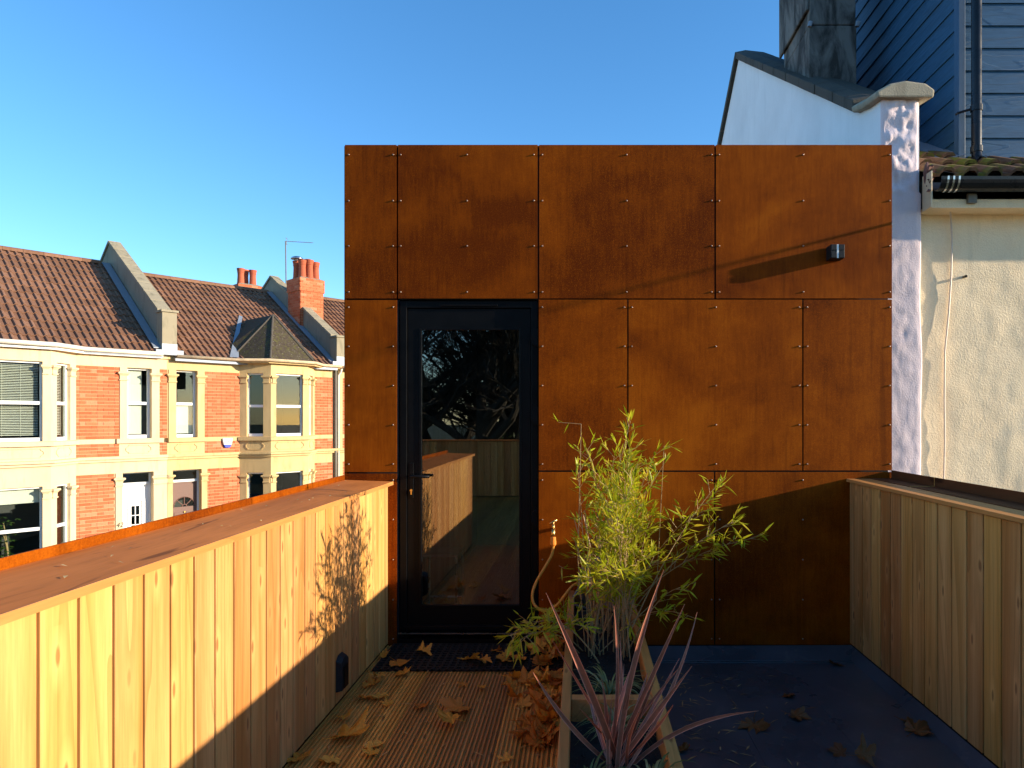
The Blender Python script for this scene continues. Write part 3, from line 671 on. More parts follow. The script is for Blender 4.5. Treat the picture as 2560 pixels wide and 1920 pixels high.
brick_panel(H1, -.405, .42, Z_BB, Z_BT); brick_panel(H1, -.405, .42, Z_LB, Z_SB); brick_panel(H1, -.405, .34, -1.9, Z_GT); brick_panel(H1, 1.26, UP1, Z_BB, Z_BT); brick_panel(H1, 1.26, UP1, Z_LB, Z_SB)
H1.part(MB().box(-.405, .34, .0, .05, ST, -1.9), 'plinth', 'cream_a')
bay(H1, b1, 'cream_a', ['upvc'] * 3, [(None, None), ('slats', 'top'), ('slats', None)], 'cream_a')
strings(H1, -.4, UP1, 'cream_a')
H1.part(MB().box(-.405, .36, -.012, .03, Z_SB, Z_BB), 'band_course', 'cream_a'); H1.part(MB().box(.36, 1.33, -.06, .03, Z_SB, Z_BB + .004), 'sill', 'cream_a')
pilaster(H1, .43, .575, Z_BB, Z_BT, 'cream_a', 2.48); pilaster(H1, 1.085, 1.25, Z_BB, Z_BT, 'cream_a', 2.48)
window(H1, ID, .575, 1.085, Z_BB + .004, Z_BT, 'upvc', .50, .11, .055, 'roller'); ornament(H1, ID, .56, 1.08, Z_LB + .06, Z_SB - .05, 'cream_a')
pilaster(H1, .345, .485, ST, Z_GT - .0, 'cream_a', .02); pilaster(H1, 1.125, UP1 - .002, ST, Z_GT, 'cream_a', .02)
def door_leaf(H, u0, u1, style):
    y = .16; z0, z1, zf = -2.3, -.18, Z_GT
    m = MB(); m.box(u0, u0 + .05, y, y + .08, z0, zf); m.box(u1 - .05, u1, y, y + .08, z0, zf); m.box(u0 + .05, u1 - .05, y - .02, y + .08, z1, z1 + .06); m.box(u0 + .05, u1 - .05, y, y + .08, zf - .035, zf)
    d = H.part(m, 'door', 'upvc', bevel=.004)
    sub(MB().box(u0 + .05, u1 - .05, y + .03, y + .036, z1 + .06, zf - .035), 'fanlight_pane', 'window_glass', d)
    a, b = u0 + .052, u1 - .052; yl = y + .02
    if style == 'white':
        uc = (a + b) / 2; m = MB(); gz0, gz1, gw = -1.35, -.68, .085
        m.T = lambda s_, d_, z: (s_, d_ + yl, z); hole_wall(m, a, b, z0, z1 - .002, [(uc - gw, uc + gw, gz0, gz1)], .05)
        sub(m, 'door_leaf', 'upvc', d)
        m = MB()
        for q, o in ((.20, .012), (.145, .02)):
            for (c, e, f, g) in ((uc - q - .012, uc - q + .012, gz0 - .25, gz1 + q * .75), (uc + q - .012, uc + q + .012, gz0 - .25, gz1 + q * .75)): m.box(c, e, yl - o, yl + .001, f, g)
            m.loft([[(x, yy, z) for x, z in ((uc - q - .012, gz1 + q * .75), (uc - q * .55, gz1 + q * 1.15), (uc + q * .55, gz1 + q * 1.15), (uc + q + .012, gz1 + q * .75), (uc + q - .012, gz1 + q * .75 - .012), (uc + q * .5, gz1 + q * 1.15 - .022), (uc - q * .5, gz1 + q * 1.15 - .022), (uc - q + .012, gz1 + q * .75 - .012))] for yy in (yl - o, yl + .001)])
        sub(m, 'door_moulding', 'upvc', d)
        m = MB(); m.box(uc - .009, uc + .009, yl + .005, yl + .02, gz0, gz1)
        for q in (1, 2): z = gz0 + (gz1 - gz0) * q / 3; m.box(uc - gw, uc - .0095, yl + .005, yl + .02, z - .009, z + .009); m.box(uc + .0095, uc + gw, yl + .005, yl + .02, z - .009, z + .009)
        sub(m, 'glazing_bar', 'upvc', d); sub(MB().box(uc - gw, uc + gw, yl + .021, yl + .025, gz0, gz1), 'pane', 'window_glass', d)
    else:
        uc = (a + b) / 2; zc, rr = -.80, .245; m = MB(); n = 12
        m.box(a, b, yl, yl + .05, z0, zc); arc = [(uc + rr * math.cos(math.pi * k / n), zc + rr * math.sin(math.pi * k / n)) for k in range(n + 1)]
        for k in range(n):
            (x0, q0), (x1, q1) = arc[k], arc[k + 1]; ax = lambda x: b if x > uc + .001 else (a if x < uc - .001 else uc)
            m.loft([[(x0, y_, q0), (x0, y_, z1 - .002), (x1, y_, z1 - .002), (x1, y_, q1)] for y_ in (yl, yl + .05)])
        m.box(a, uc - rr, yl, yl + .05, zc, z1 - .002); m.box(uc + rr, b, yl, yl + .05, zc, z1 - .002); sub(m, 'door_leaf', 'upvc_brown', d)
        m = MB(); m.loft([[(uc, yl + .022, zc)] + [(x, yl + .022, z) for x, z in arc], [(uc, yl + .026, zc)] + [(x, yl + .026, z) for x, z in arc]]); sub(m, 'fan_pane', 'window_glass', d)
        m = MB()
        for t in (45, 90, 135): m.tube([(uc + .05 * math.cos(R(t)), yl + .01, zc + .05 * math.sin(R(t))), (uc + rr * math.cos(R(t)), yl + .01, zc + rr * math.sin(R(t)))], .012, 6)
        m.tube([(x, yl, z) for x, z in arc], .012, 6); m.tube([(uc + .055 * math.cos(math.pi * k / 8), yl, zc + .055 * math.sin(math.pi * k / 8)) for k in range(9)], .014, 6); sub(m, 'fan_bar', 'upvc_brown', d)
        for q in (-1, 1):
            c0 = uc + q * .135; m = MB()
            m.box(c0 - .10, c0 + .10, yl - .012, yl, -1.55, -.93); sub(m, 'raised_panel', 'upvc_brown', d, bevel=.012)
        m = MB(); m.tube([(uc, yl - .03, -.93), (uc, yl, -.93)], .02, 10); m.tube([(uc, yl - .02, -1.05), (uc, yl, -1.05)], .022, 10); sub(m, 'door_knocker', 'brass', d)
door_leaf(H1, .47, 1.135, 'white')
fc = bpy.data.curves.new('house_number', 'FONT'); fc.body = '42'; fc.size = .155; fc.extrude = .002; fc.shear = .25; fc.align_x = 'CENTER'
fo = bpy.data.objects.new('house_number_curve', fc); col.objects.link(fo); bpy.context.view_layer.update()
num = bpy.data.meshes.new_from_object(fo.evaluated_get(bpy.context.evaluated_depsgraph_get())); bpy.data.objects.remove(fo)
num.materials.clear(); num.materials.append(MATS['ink']); num.name = 'house_number'
no = H1.at('house_number', num, (.418, -.026, -1.12)); no.rotation_euler = (R(90), 0, 0); no['label'] = 'house number 42 painted on the pilaster'
shell(H1)
roof(H1, H1.u0, 1.29, 2.99, 5.71)
H1.part(MB().add([(-2.75, .05, 2.99), (-2.1, -.76, 2.96), (-.92, -.76, 2.96), (-.22, .05, 2.99), (-2.75, .05, 3.02), (-2.1, -.76, 2.985), (-.92, -.76, 2.985), (-.22, .05, 3.02)], [(4, 5, 6, 7), (3, 2, 1, 0), (0, 1, 5, 4), (1, 2, 6, 5), (2, 3, 7, 6)]), 'bay_roof', 'lead')
fas = MB(); eav = [(H1.u0, -.13), (-2.72, -.13), (-2.08, -.72), (-.93, -.72), (-.27, -.13), (1.27, -.13)]
for (a, b), (c, d) in zip(eav, eav[1:]): fas.T = frame((a, b), (c, d)); L = math.hypot(c - a, d - b); fas.box(-.005, L + .005, 0, .12, 2.845, 2.955)
H1.part(fas, 'fascia', 'upvc')
gutter(H1, [(a, b - .05, 2.945) for a, b in eav], 'gutter_white', .05)
party_parapet(H1, 1.28, 1.56, 4.0, 6.30)
t = MB(); t.box(1.10, 1.285, -.1, 3.9, 3.0, 3.02); t.v = [(x, y, z + (y + .16) * (5.71 - 2.99) / 4.16 + .045) for x, y, z in t.v]; H1.part(t, 'lead_soaker', 'lead')
# ---------------- second house (yellower paint)
H2 = House(UP1 + .002, UP2, 'brick terraced house with ochre paintwork, brown door and slate-topped bay')
b2 = [(3.13, 0), (3.68, -.6), (4.70, -.6), (5.22, 0)]
mb = MB()
mb.box(2.28, 3.13, 0, .22, Z_BT, 2.90); mb.box(2.28, 3.13, 0, .22, Z_SB, Z_BB); mb.box(2.28, 3.13, 0, .22, Z_GT, Z_LB)
mb.box(2.28, 3.13, .05, .22, Z_BB, Z_BT); mb.box(2.28, 3.13, .05, .22, Z_LB, Z_SB); mb.box(2.34, 3.13, .05, .22, ST, Z_GT)
mb.box(5.22, 5.78, 0, .22, Z_BT, 2.9); mb.box(5.22, 5.78, 0, .22, Z_SB, Z_BB); mb.box(5.22, 5.78, 0, .22, Z_GT, Z_LB); mb.box(5.22, 5.78, .05, .22, Z_BB, Z_BT); mb.box(5.22, 5.78, .05, .22, Z_LB, Z_SB); mb.box(5.22, 5.78, .05, .22, ST, Z_GT)
mb.box(5.78, UP2, 0, .22, ST, 2.9)
hole_wall(mb, UP1 + .003, 2.28, Z_GT, 2.90, [(1.62, 2.10, Z_BB, Z_BT)])
mb.box(UP1 + .003, 1.54, 0, .22, ST, Z_GT); mb.box(2.2, 2.34, 0, .22, ST, Z_GT)
H2.part(mb, 'front_wall', 'cream_b')
brick_panel(H2, 2.28, 3.13, Z_BB, Z_BT); brick_panel(H2, 2.28, 3.13, Z_LB, Z_SB); brick_panel(H2, 2.34, 3.13, -1.75, Z_GT)
brick_panel(H2, 5.22, 5.78, Z_BB, Z_BT); brick_panel(H2, 5.22, 5.78, Z_LB, Z_SB); brick_panel(H2, 5.22, 5.78, -1.2, Z_GT)
H2.part(MB().box(2.34, 3.13, .0, .05, ST, -1.75), 'plinth', 'cream_b'); H2.part(MB().box(5.22, 5.78, .0, .05, ST, -1.2), 'plinth', 'cream_b')
bay(H2, b2, 'cream_b', ['upvc'] * 3, [(None, None)] * 3, 'cream_b')
strings(H2, UP1 + .004, 3.13, 'cream_b'); strings(H2, 5.22, UP2, 'cream_b')
H2.part(MB().box(2.33, 3.13, -.012, .03, Z_SB, Z_BB), 'band_course', 'cream_b'); H2.part(MB().box(5.22, 5.78, -.012, .03, Z_SB, Z_BB), 'band_course', 'cream_b'); H2.part(MB().box(1.44, 2.33, -.06, .03, Z_SB, Z_BB + .004), 'sill', 'cream_b')
pilaster(H2, 1.45, 1.615, Z_BB, Z_BT, 'cream_b', 2.48); pilaster(H2, 2.105, 2.27, Z_BB, Z_BT, 'cream_b', 2.48)
window(H2, ID, 1.615, 2.105, Z_BB + .004, Z_BT, 'upvc', .50, .11, .05, 'half'); ornament(H2, ID, 1.6, 2.1, Z_LB + .06, Z_SB - .05, 'cream_b')
pilaster(H2, UP1 + .004, 1.54, ST, Z_GT, 'cream_b', .02); pilaster(H2, 2.2, 2.335, ST, Z_GT, 'cream_b', .02)
door_leaf(H2, 1.53, 2.21, 'brown')
shell(H2)
roof(H2, 1.55, 5.84, 2.92, 5.55, skip=lambda u, y: 3.2 < u < 5.0 and y < .25 + 1.2 * (1 - abs(u - 4.1) / .95))
t = MB(); t.box(5.66, 5.845, -.1, 3.9, 2.93, 2.95); t.v = [(x, y, z + (y + .16) * (5.55 - 2.92) / 4.16 + .045) for x, y, z in t.v]; H2.part(t, 'lead_soaker', 'lead')
ap, rb = (4.165, .31, 4.26), (4.165, 2.2, 4.27)
A, B, C, D = (3.0, .12, 2.99), (3.6, -.74, 2.96), (4.78, -.74, 2.96), (5.36, .12, 2.99)
A2, D2 = (3.0, .5, 3.25), (5.36, .5, 3.25)
m = MB(); m.add([A, B, C, D, ap, rb, A2, D2], [(0, 1, 4), (1, 2, 4), (2, 3, 4), (6, 0, 4, 5), (3, 7, 5, 4), (3, 2, 1, 0)])
br = H2.part(m, 'bay_roof', 'slate_moss')
for q in (A, B, C, D):
    sub(MB().tube([Vector(ap) + Vector((0, 0, .005)), Vector(q) + Vector((0, 0, .01))], .026, 6), 'hip_tile', 'dark_stone', br)
vz = lambda y: 2.92 + (y + .16) * (5.55 - 2.92) / 4.16 + .06
sub(MB().add([(x, y, vz(y)) for x, y in ((2.82, -.16), (3.05, -.16), (3.42, .75), (3.30, .75), (4.1, 2.05), (4.02, 2.1))], [(0, 1, 2, 3), (3, 2, 4, 5)]), 'lead_valley', 'lead', br)
eav2 = [(1.58, -.18), (3.0, -.18), (3.56, -.79), (4.82, -.79), (5.4, -.18), (5.96, -.18)]
fas = MB()
for (a, b), (c, d) in zip(eav2, eav2[1:]): fas.T = frame((a, b + .05), (c, d + .05)); L = math.hypot(c - a, d - b); fas.box(-.005, L + .005, 0, .1, 2.84, 2.915)
H2.part(fas, 'soffit', 'cream_b')
gutter(H2, [(a, b, 2.915) for a, b in eav2], 'gutter_rust', .042)
mb = MB(); mb.tube([(5.84, -.05, -2.6), (5.84, -.05, 2.9)], .04, 8); H2.part(mb, 'downpipe', 'pipe_grey', smooth=True)
mb = MB(); mb.tube([(6.0, -.12, 2.88), (5.99, -.08, 2.75), (5.93, -.06, 2.66), (5.93, -.05, 2.5), (5.93, -.05, -2.6)], .033, 8); H2.part(mb, 'rainwater_pipe', 'gutter_white', smooth=True)
for y_, zz in ((.7, .04), (.36, .0)): pass
# burglar alarm box on the second house
pc = hu(567); AB = tag(empty('alarm_box', (OX + EX * pc + EY * .01, OY + EY * pc - EX * .01, .72), TH), 'white and blue five-sided alarm box on the ochre house brickwork', 'alarm box')
def prism(pts, y0, y1): m = MB(); m.loft([[(x, y0, z) for x, z in pts], [(x, y1, z) for x, z in pts]]); return m
w_ = .125
prism([(-w_, .15), (-w_ * .95, .17), (w_ * .95, .17), (w_, .15), (w_ * .78, .0), (-w_ * .78, .0)][::-1], -.06, .03).build('cover', 'upvc', AB, bevel=.012)
prism([(-w_ * .78, -.001), (w_ * .78, -.001), (w_ * .5, -.075), (-w_ * .5, -.075)][::-1], -.055, .03).build('strobe_base', 'sign_blue', AB, bevel=.01)
m = MB(); m.tube([(-.04 + .01 * k, -.062, .075 + .012 * math.sin(k * 1.6)) for k in range(8)], .008, 5); m.build('emblem', 'sign_red', AB)
# ---------------- third house
H3 = House(UP2 + .002, UP2 + 4.5, 'far brick terraced house with a red brick chimney, mostly behind the steel box')
b3 = [(7.68, 0), (8.23, -.6), (9.25, -.6), (9.8, 0)]
mb = MB(); mb.box(UP2 + .003, 6.1, 0, .22, ST, 2.9); mb.box(9.8, H3.u1, 0, .22, ST, 2.9); mb.box(6.1, 7.68, .05, .22, ST, 2.9); H3.part(mb, 'front_wall', 'cream_b')
brick_panel(H3, 6.1, 7.68, Z_BB, Z_BT); brick_panel(H3, 6.1, 7.68, Z_LB, Z_SB); brick_panel(H3, 6.1, 7.68, -1.2, Z_GT)
mb = MB()
for a, b in ((Z_BT, 2.9), (Z_SB, Z_BB), (Z_GT, Z_LB), (ST, -1.2)): mb.box(6.1, 7.68, 0, .05, a, b)
H3.part(mb, 'band_course', 'cream_b')
bay(H3, b3, 'cream_b', ['upvc'] * 3, [(None, None)] * 3, 'cream_b')
H3.part(MB().add([(7.5, .05, 2.93), (8.15, -.72, 2.93), (9.33, -.72, 2.93), (9.95, .05, 2.93), (8.74, 1.2, 3.75)], [(0, 1, 4), (1, 2, 4), (2, 3, 4), (3, 2, 1, 0)]), 'bay_roof', 'slate_moss')
strings(H3, UP2 + .004, 7.68, 'cream_b'); shell(H3)
roof(H3, 6.08, 8.8, 2.92, 5.60, skip=lambda u, y: u < 6.45 and 1.7 < y < 2.7)
mb = MB(); mb.add([(8.8, -.16, 2.9), (H3.u1, -.16, 2.9), (H3.u1, 4, 5.58), (8.8, 4, 5.58), (8.8, 8.1, 2.9), (H3.u1, 8.1, 2.9)], [(0, 1, 2, 3), (3, 2, 5, 4)]); H3.part(mb, 'rear_roof', 'roof_tile')
gutter(H3, [(5.98, -.18, 2.905), (9.5, -.18, 2.905)], 'gutter_rust', .042)
party_parapet(H3, 5.83, 6.09, 3.80, 6.05)
chimney(H3, 5.75, 6.52, 1.86, 2.63, 3.6, 5.76, [(5.92, 2.05), (6.13, 2.0), (6.36, 2.05), (5.95, 2.45), (6.3, 2.42)], [(5.93, 2.4, 'steel', .70), (6.3, 2.42, 'terracotta', .68)])
chimney(H3, 5.55, 6.35, 5.7, 6.45, 4.2, 6.02, [(5.72, 5.95), (5.98, 6.2), (6.12, 5.92)])
# aerial
m = (5.74, 2.72); AE = tag(empty('tv_aerial', (0, 0, 0)), 'thin television aerial on a mast behind the brick chimney', 'aerial')
mp = at(716, 716, 22.5); AE.location = mp
tp = at(714, 603, 22.5) - mp
m = MB(); m.tube([(0, 0, -.9), tp], .018, 6); m.build('mast', 'pipe_grey', AE)
e0, e1 = at(712, 603, 22.5) - mp, at(783, 607, 22.9) - mp
m = MB(); m.tube([e0, e1], .009, 5); d = (e1 - e0)
for k in range(12): q = e0 + d * (.15 + .07 * k); m.tube([q + Vector((0, -.05, 0)) * 1.4, q + Vector((0, .05, 0)) * 1.4], .004, 4)
for dz in (-.09, .09): m.tube([e0 + d * .06 + Vector((0, -.1, dz)), e0 + d * .06 + Vector((0, .1, dz))], .006, 4)
m.tube([e0 + d * .06 + Vector((0, 0, -.12)), e0 + d * .06 + Vector((0, 0, .12))], .006, 4); m.build('antenna_boom', 'pipe_grey', AE)
# plant and pumpkin in the lower bay window of the first house
def fac(u, y, z): return Vector((OX + EX * u - EY * y, OY + EY * u + EX * y, z))
pw = fac(-1.62, -.28, -1.72)
mb = MB(); mb.box(-2.0, -.98, -.42, .2, -1.84, -1.76); H1.part(mb, 'window_board', 'upvc')
HP = Thing('house_plant', 'potted umbrella plant behind the lower bay window glass', 'plant', fac(-1.62, -.25, -1.76))
b0 = HP.b
m = MB(); m.lathe([(.07, 0), (.1, .16), (.105, .17), (.09, .17), (.085, .14)], b0, 14); HP.part(m, 'pot', 'charcoal')
m = MB(); stems = []
for k in range(5):
    t = b0 + Vector((rnd.uniform(-.2, .2), rnd.uniform(-.08, .08), .35 + .17 * k)); m.tube(bez(b0 + Vector((0, 0, .1)), b0 + Vector((0, 0, .5)), t, 5), .012, 5); stems.append(t)
HP.part(m, 'stem', 'culm')
m = MB()
for t in stems:
    for q in range(9):
        c = t + Vector((rnd.gauss(0, .08), rnd.gauss(0, .06), rnd.gauss(0, .05)))
        for j in range(6):
            a = j * 1.05 + rnd.random(); d = Vector((math.cos(a), math.sin(a), -.35)) * rnd.uniform(.07, .1); n_ = d.cross(Vector((0, 0, 1))).normalized() * .02
            m.add([c, c + d * .5 + n_, c + d, c + d * .5 - n_], [(0, 1, 2, 3)])
o = HP.part(m, 'foliage', 'house_plant_leaf'); o['kind'] = 'stuff'
PK = Thing('pumpkin', 'small orange pumpkin on the sill in the lower bay window', 'pumpkin', fac(-1.42, -.33, -1.755))
m = MB(); n = 24
m.loft([[PK.b + Vector((rr * (1 + .09 * math.cos(8 * 2 * math.pi * k / n)) * math.cos(2 * math.pi * k / n), rr * (1 + .09 * math.cos(8 * 2 * math.pi * k / n)) * math.sin(2 * math.pi * k / n), z)) for k in range(n)] for rr, z in ((.04, .0), (.085, .03), (.1, .07), (.085, .115), (.045, .135), (.01, .125))]); PK.part(m, 'body', 'pumpkin', smooth=True)
m = MB(); m.tube([PK.b + Vector((0, 0, .12)), PK.b + Vector((.01, 0, .17))], .012, 6); PK.part(m, 'stalk', 'culm')
# street below
mb = MB(); mb.T = lambda x, y, z: fac(x, y, z); mb.box(-40, 40, -7.5, -2.6, ST, ST + .004); tag(mb.build('road', 'asphalt'), kind='structure')
mb = MB(); mb.T = lambda x, y, z: fac(x, y, z); mb.box(-40, 40, -2.6, -.11, ST, ST + .12); tag(mb.build('pavement', 'paving'), kind='structure')
# ================================================================== neighbouring house on the right
N = Thing('neighbouring_house', 'cream rendered house with blue clad dormer, white gable and grey chimney', 'house', (3.5, 6, ST))
NX0, NX1, NYF = 1.985, 2.245, 4.48
GY = 4.55                                                     # cream wall
def lump(p, amp, sc): return amp * (mnoise.noise(Vector(p) * sc) + .5 * mnoise.noise(Vector(p) * sc * 2.3) + .22 * mnoise.noise(Vector(p) * sc * 6.1))
# white gable wall, pink towards the terrace
pr = [(NYF + .02, ST), (NYF + .02, 3.50), (4.84, 3.57), (8.54, 5.90), (10.4, 4.73), (10.4, ST)]
mb = MB(); mb.loft([[(NX0, y, z) for y, z in pr], [(NX1 - .01, y, z) for y, z in pr]]); gw = N.part(mb, 'gable_wall', 'white_render')
mb = MB()
def pil(a, b):
    z = -.5 + b * 4.0; e = min(1, min(a, 1 - a) * 7); wob = .016 * mnoise.noise(Vector((3.3, 1.7, z * 2.2)))
    wd = NX1 - NX0 + (.012 if z < 2.9 else -.012); x = NX0 - .004 + a * wd + (wob if a > .6 else 0)
    amp = .004 if z < 2.9 else .018
    return (x, NYF - .006 * e - lump((x, 0, z), amp, 12 if z < 2.9 else 11) * e + (.02 if a in (0, 1) else 0), z)
mb.grid(pil, 26, 200); N.part(mb, 'pilaster', 'pink_render', smooth=True)
# coping stones
yy = 4.86; sl = (5.90 - 3.57) / (8.54 - 4.84); k = 0
while yy < 8.5:
    b = min(yy + .40, 8.54); z0, z1 = 3.575 + (yy - 4.84) * sl, 3.575 + (b - .012 - 4.84) * sl; j = rnd.uniform(-.004, .004)
    mb = MB(); mb.loft([[(NX0 - .045 + j, y, z + .0), (NX1 + .05 + j, y, z), (NX1 + .05 + j, y, z + .085), (NX0 + .08, y, z + .11), (NX0 - .045 + j, y, z + .085)] for y, z in ((yy, z0), (b - .012, z1))]); N.part(mb, 'coping_stone', 'dark_stone', bevel=.006); yy = b
mb = MB(); mb.loft([[(NX0 - .045, y, z), (NX1 + .05, y, z), (NX1 + .05, y, z + .085), (NX0 + .08, y, z + .11), (NX0 - .045, y, z + .085)] for y, z in ((8.545, 5.905), (10.4, 4.74))]); N.part(mb, 'coping_stone', 'dark_stone')
def kn(y, z): return [(NX0 - .05, y, z), (NX1 + .055, y, z), (NX1 + .06, y, z + .05), (NX1 + .0, y, z + .092), (NX0 + .13, y, z + .11), (NX0 + .03, y, z + .09), (NX0 - .06, y, z + .04)]
mb = MB(); mb.loft([kn(NYF - .05, 3.492), kn(NYF + .2, 3.53), kn(4.855, 3.58)]); N.part(mb, 'kneeler_stone', 'kneeler_stone', bevel=.012)
# chimney
mb = MB(); mb.box(2.005, 2.42, 5.97, 6.74, 2.9, 4.845); ch = N.part(mb, 'chimney', 'sooty_render', bevel=.01)
sub(MB().box(2.01, 2.415, 5.975, 6.735, 4.852, 5.8), 'block', 'sooty_render', ch, bevel=.01)
sub(MB().box(1.98, 2.008, 5.978, 6.80, 4.985, 5.82), 'cladding_slab', 'sooty_render', ch, bevel=.012)
for xx in (2.005, 2.42): sub(MB().tube([(xx, 5.965, 4.83), (xx + .01, 5.96, 4.87)], .02, 6), 'clamp', 'lead', ch)
# dormer with lapped blue boards
DX, DYF = 2.72, 4.90
mb = MB(); mb.box(DX + .02, 6.0, DYF + .02, 8.4, 3.0, 6.4); dm = N.part(mb, 'dormer', 'cladding_trim')
P = .1615; z = 3.262
bw = MB(); bw.loft([[(x, y, zz) for y, zz in ((0, 0), (-.016, 0), (-.004, P + .012), (0, P + .012))] for x in (0, 3.2)]); BF = bw.mesh('board', 'cladding')
bw = MB(); bw.loft([[(x, y, zz) for x, zz in ((0, 0), (-.016, 0), (-.004, P + .012), (0, P + .012))][::-1] for y in (0, 3.45)]); BS = bw.mesh('board_side', 'cladding')
k = 0
while z < 6.2:
    N.at('board', BF, (DX + .045, DYF + .02, z)); N.at('board', BS, (DX + .02, DYF + .03, z)); z += P; k += 1
N.part(MB().box(DX - .004, DX + .044, DYF - .004, DYF + .018, 3.24, 6.3), 'corner_trim', 'cladding_trim', bevel=.003)
N.part(MB().box(DX - .004, DX + .0195, DYF + .0185, DYF + .06, 3.2, 6.3), 'corner_trim', 'cladding_trim', bevel=.003)
mb = MB(); bx = at(2441, 400, 4.83).x
mb.tube([(bx, 4.83, 6.3), (bx, 4.83, 3.30), (bx, 4.825, 3.25), (bx, 4.80, 3.215), (bx, 4.76, 3.20)], .034, 14, cap=False)
dp = N.part(mb, 'downpipe', 'gutter_black', smooth=True)
for q in (3.60, 3.31): sub(MB().tube([(bx, 4.83, q - .02), (bx, 4.83, q + .02)], .040, 14), 'pipe_collar', 'gutter_black', dp)
sub(MB().tube([(bx, 4.76, 3.20), (bx, 4.745, 3.195)], .040, 14, cap=False), 'pipe_collar', 'gutter_black', dp)
sub(MB().tube([(bx - .03, 4.84, 3.60), (bx - .11, 4.87, 3.585), (bx - .115, 4.885, 3.58)], .009, 6), 'pipe_bracket', 'gutter_black', dp)
# tiled roof below the dormer
e0, slp = Vector((0, 4.37, 2.965)), math.atan(.56)
mb = MB(); mb.add([(2.252, 4.40, 2.90), (8, 4.40, 2.90), (8, 8.5, 5.15), (2.252, 8.5, 5.15), (8, 10.3, 4.1), (2.252, 10.3, 4.1), (2.252, 4.40, 2.82), (8, 4.40, 2.82), (8, 10.3, 2.82), (2.252, 10.3, 2.82)], [(0, 1, 2, 3), (3, 2, 4, 5), (6, 0, 3, 5, 9), (7, 8, 4, 2, 1), (6, 7, 1, 0), (6, 9, 8, 7)])
nr = N.part(mb, 'roof', 'dark_stone')
PT = tile_mesh(.153, .34, 'pantile', 'moss_tile', 1, .042, .092)
for j in range(3):
    for i in range(8):
        if i > 2 and j > 1: continue
        xq = NX1 + .0 + i * .152; o = obj('roof_tile', PT, nr, (xq, e0.y + j * .27, e0.z + .012 + j * .151)); o.rotation_euler = (slp + rnd.uniform(-.02, .02), rnd.uniform(-.02, .02), rnd.uniform(-.025, .025))
# lead between tiles and cladding
N.part(MB().add([(DX - .14, 4.88, 3.25), (DX + .03, 4.86, 3.285), (DX + .03, 6.4, 4.16), (DX - .14, 6.4, 4.12)], [(0, 1, 2, 3)]), 'lead_flashing', 'lead')
N.part(MB().add([(DX, 4.86, 3.235), (5.5, 4.86, 3.235), (5.5, 4.91, 3.28), (DX, 4.91, 3.28)], [(0, 1, 2, 3)]), 'lead_flashing', 'lead')
mb = MB()
for k in range(14):
    c = Vector((2.26 + rnd.gauss(0, .006), 4.40 + rnd.gauss(0, .02), 2.87 + k * .012)); s_ = rnd.uniform(.015, .032)
    mb.add([c + Vector((rnd.uniform(-1, 1), rnd.uniform(-1, 1), rnd.uniform(-1, 1))).normalized() * s_ for _ in range(4)], [(0, 1, 2), (0, 2, 3), (0, 3, 1), (1, 3, 2)])
mb.lathe([(.008, -.09), (.022, -.05), (.027, .0), (.018, .05), (.004, .075)], (2.258, 4.44, 3.0), 6)
N.part(mb, 'broken_mortar', 'broken_brick')
N.part(MB().box(2.2435, 2.2515, 4.36, 4.475, 2.76, 2.99), 'verge_mortar', 'neighbour_cream')
# gutter and fascia
mb = MB(); ring = [(R(t)) for t in range(180, 361, 15)]
gy, gz, gr = 4.335, 2.925, .062
mb.loft([[(x, gy + gr * math.cos(t), gz + gr * 1.25 * math.sin(t)) for t in ring] + [(x, gy + (gr - .006) * math.cos(t), gz + (gr - .006) * 1.25 * math.sin(t)) for t in reversed(ring)] for x in (NX1 + .02, 7)])
gt = N.part(mb, 'gutter', 'gutter_black', smooth=False)
for q in (2.30, 2.335, 2.37):
    mb = MB(); mb.loft([[(x, gy + (gr + .004) * math.cos(t), gz + (gr + .004) * 1.25 * math.sin(t)) for t in ring] for x in (q, q + .012)], closed=False); sub(mb, 'gutter_strap', 'steel', gt)
N.part(MB().box(NX1 + .005, 7, 4.40, 4.43, 2.765, 2.88), 'fascia', 'neighbour_cream'); N.part(MB().box(NX1 + .005, 7, 4.43, GY + .02, 2.765, 2.785), 'soffit', 'neighbour_cream')
# cream wall: uneven render
mb = MB()
def cw(a, b):
    x = NX1 - .012 + a * 2.4; z = -.4 + b * 3.2; return (x, GY - lump((x, 7, z), .0075, 2.8) - lump((x, 3, z), .003, 11), z)
mb.grid(cw, 90, 120); N.part(mb, 'front_wall', 'neighbour_cream', smooth=True)
mb = MB(); mb.box(NX1 - .01, 7, GY + .05, 4.9, ST, 2.78); mb.box(NX1 + 2.38, 7, GY - .003, GY + .05, ST, 2.765); mb.box(6.9, 7, 4.9, 10.3, ST, 2.8); mb.box(NX1 - .01, 6.9, 10.2, 10.3, ST, 2.8); N.part(mb, 'side_wall', 'neighbour_cream')
N.part(MB().box(2.49, 2.545, 4.375, 4.40, 2.79, 2.85), 'junction_box', 'pipe_grey')
pts = [at(2373, 505, 4.42), at(2377, 540, 4.52), at(2380, 600, 4.53), at(2378, 690, 4.53), at(2372, 780, 4.53), at(2362, 880, 4.53), at(2361, 1000, 4.53), at(2362, 1100, 4.53), at(2359, 1215, 4.53)]
mb = MB(); mb.tube(pts, .006, 6); o = mb.build('wall_cable', 'cable_pale'); tag(o, 'thin pale cable running down the cream rendered wall', 'cable')
mb = MB(); mb.tube([at(2394, 524, 4.50), at(2405, 505, 4.45), at(2424, 484, 4.41), at(2445, 481, 4.41), at(2490, 485, 4.41), at(2525, 478, 4.41)], .004, 5); tag(mb.build('loose_cable', 'cable_dark'), 'short black loose cable hanging under the black gutter', 'cable')
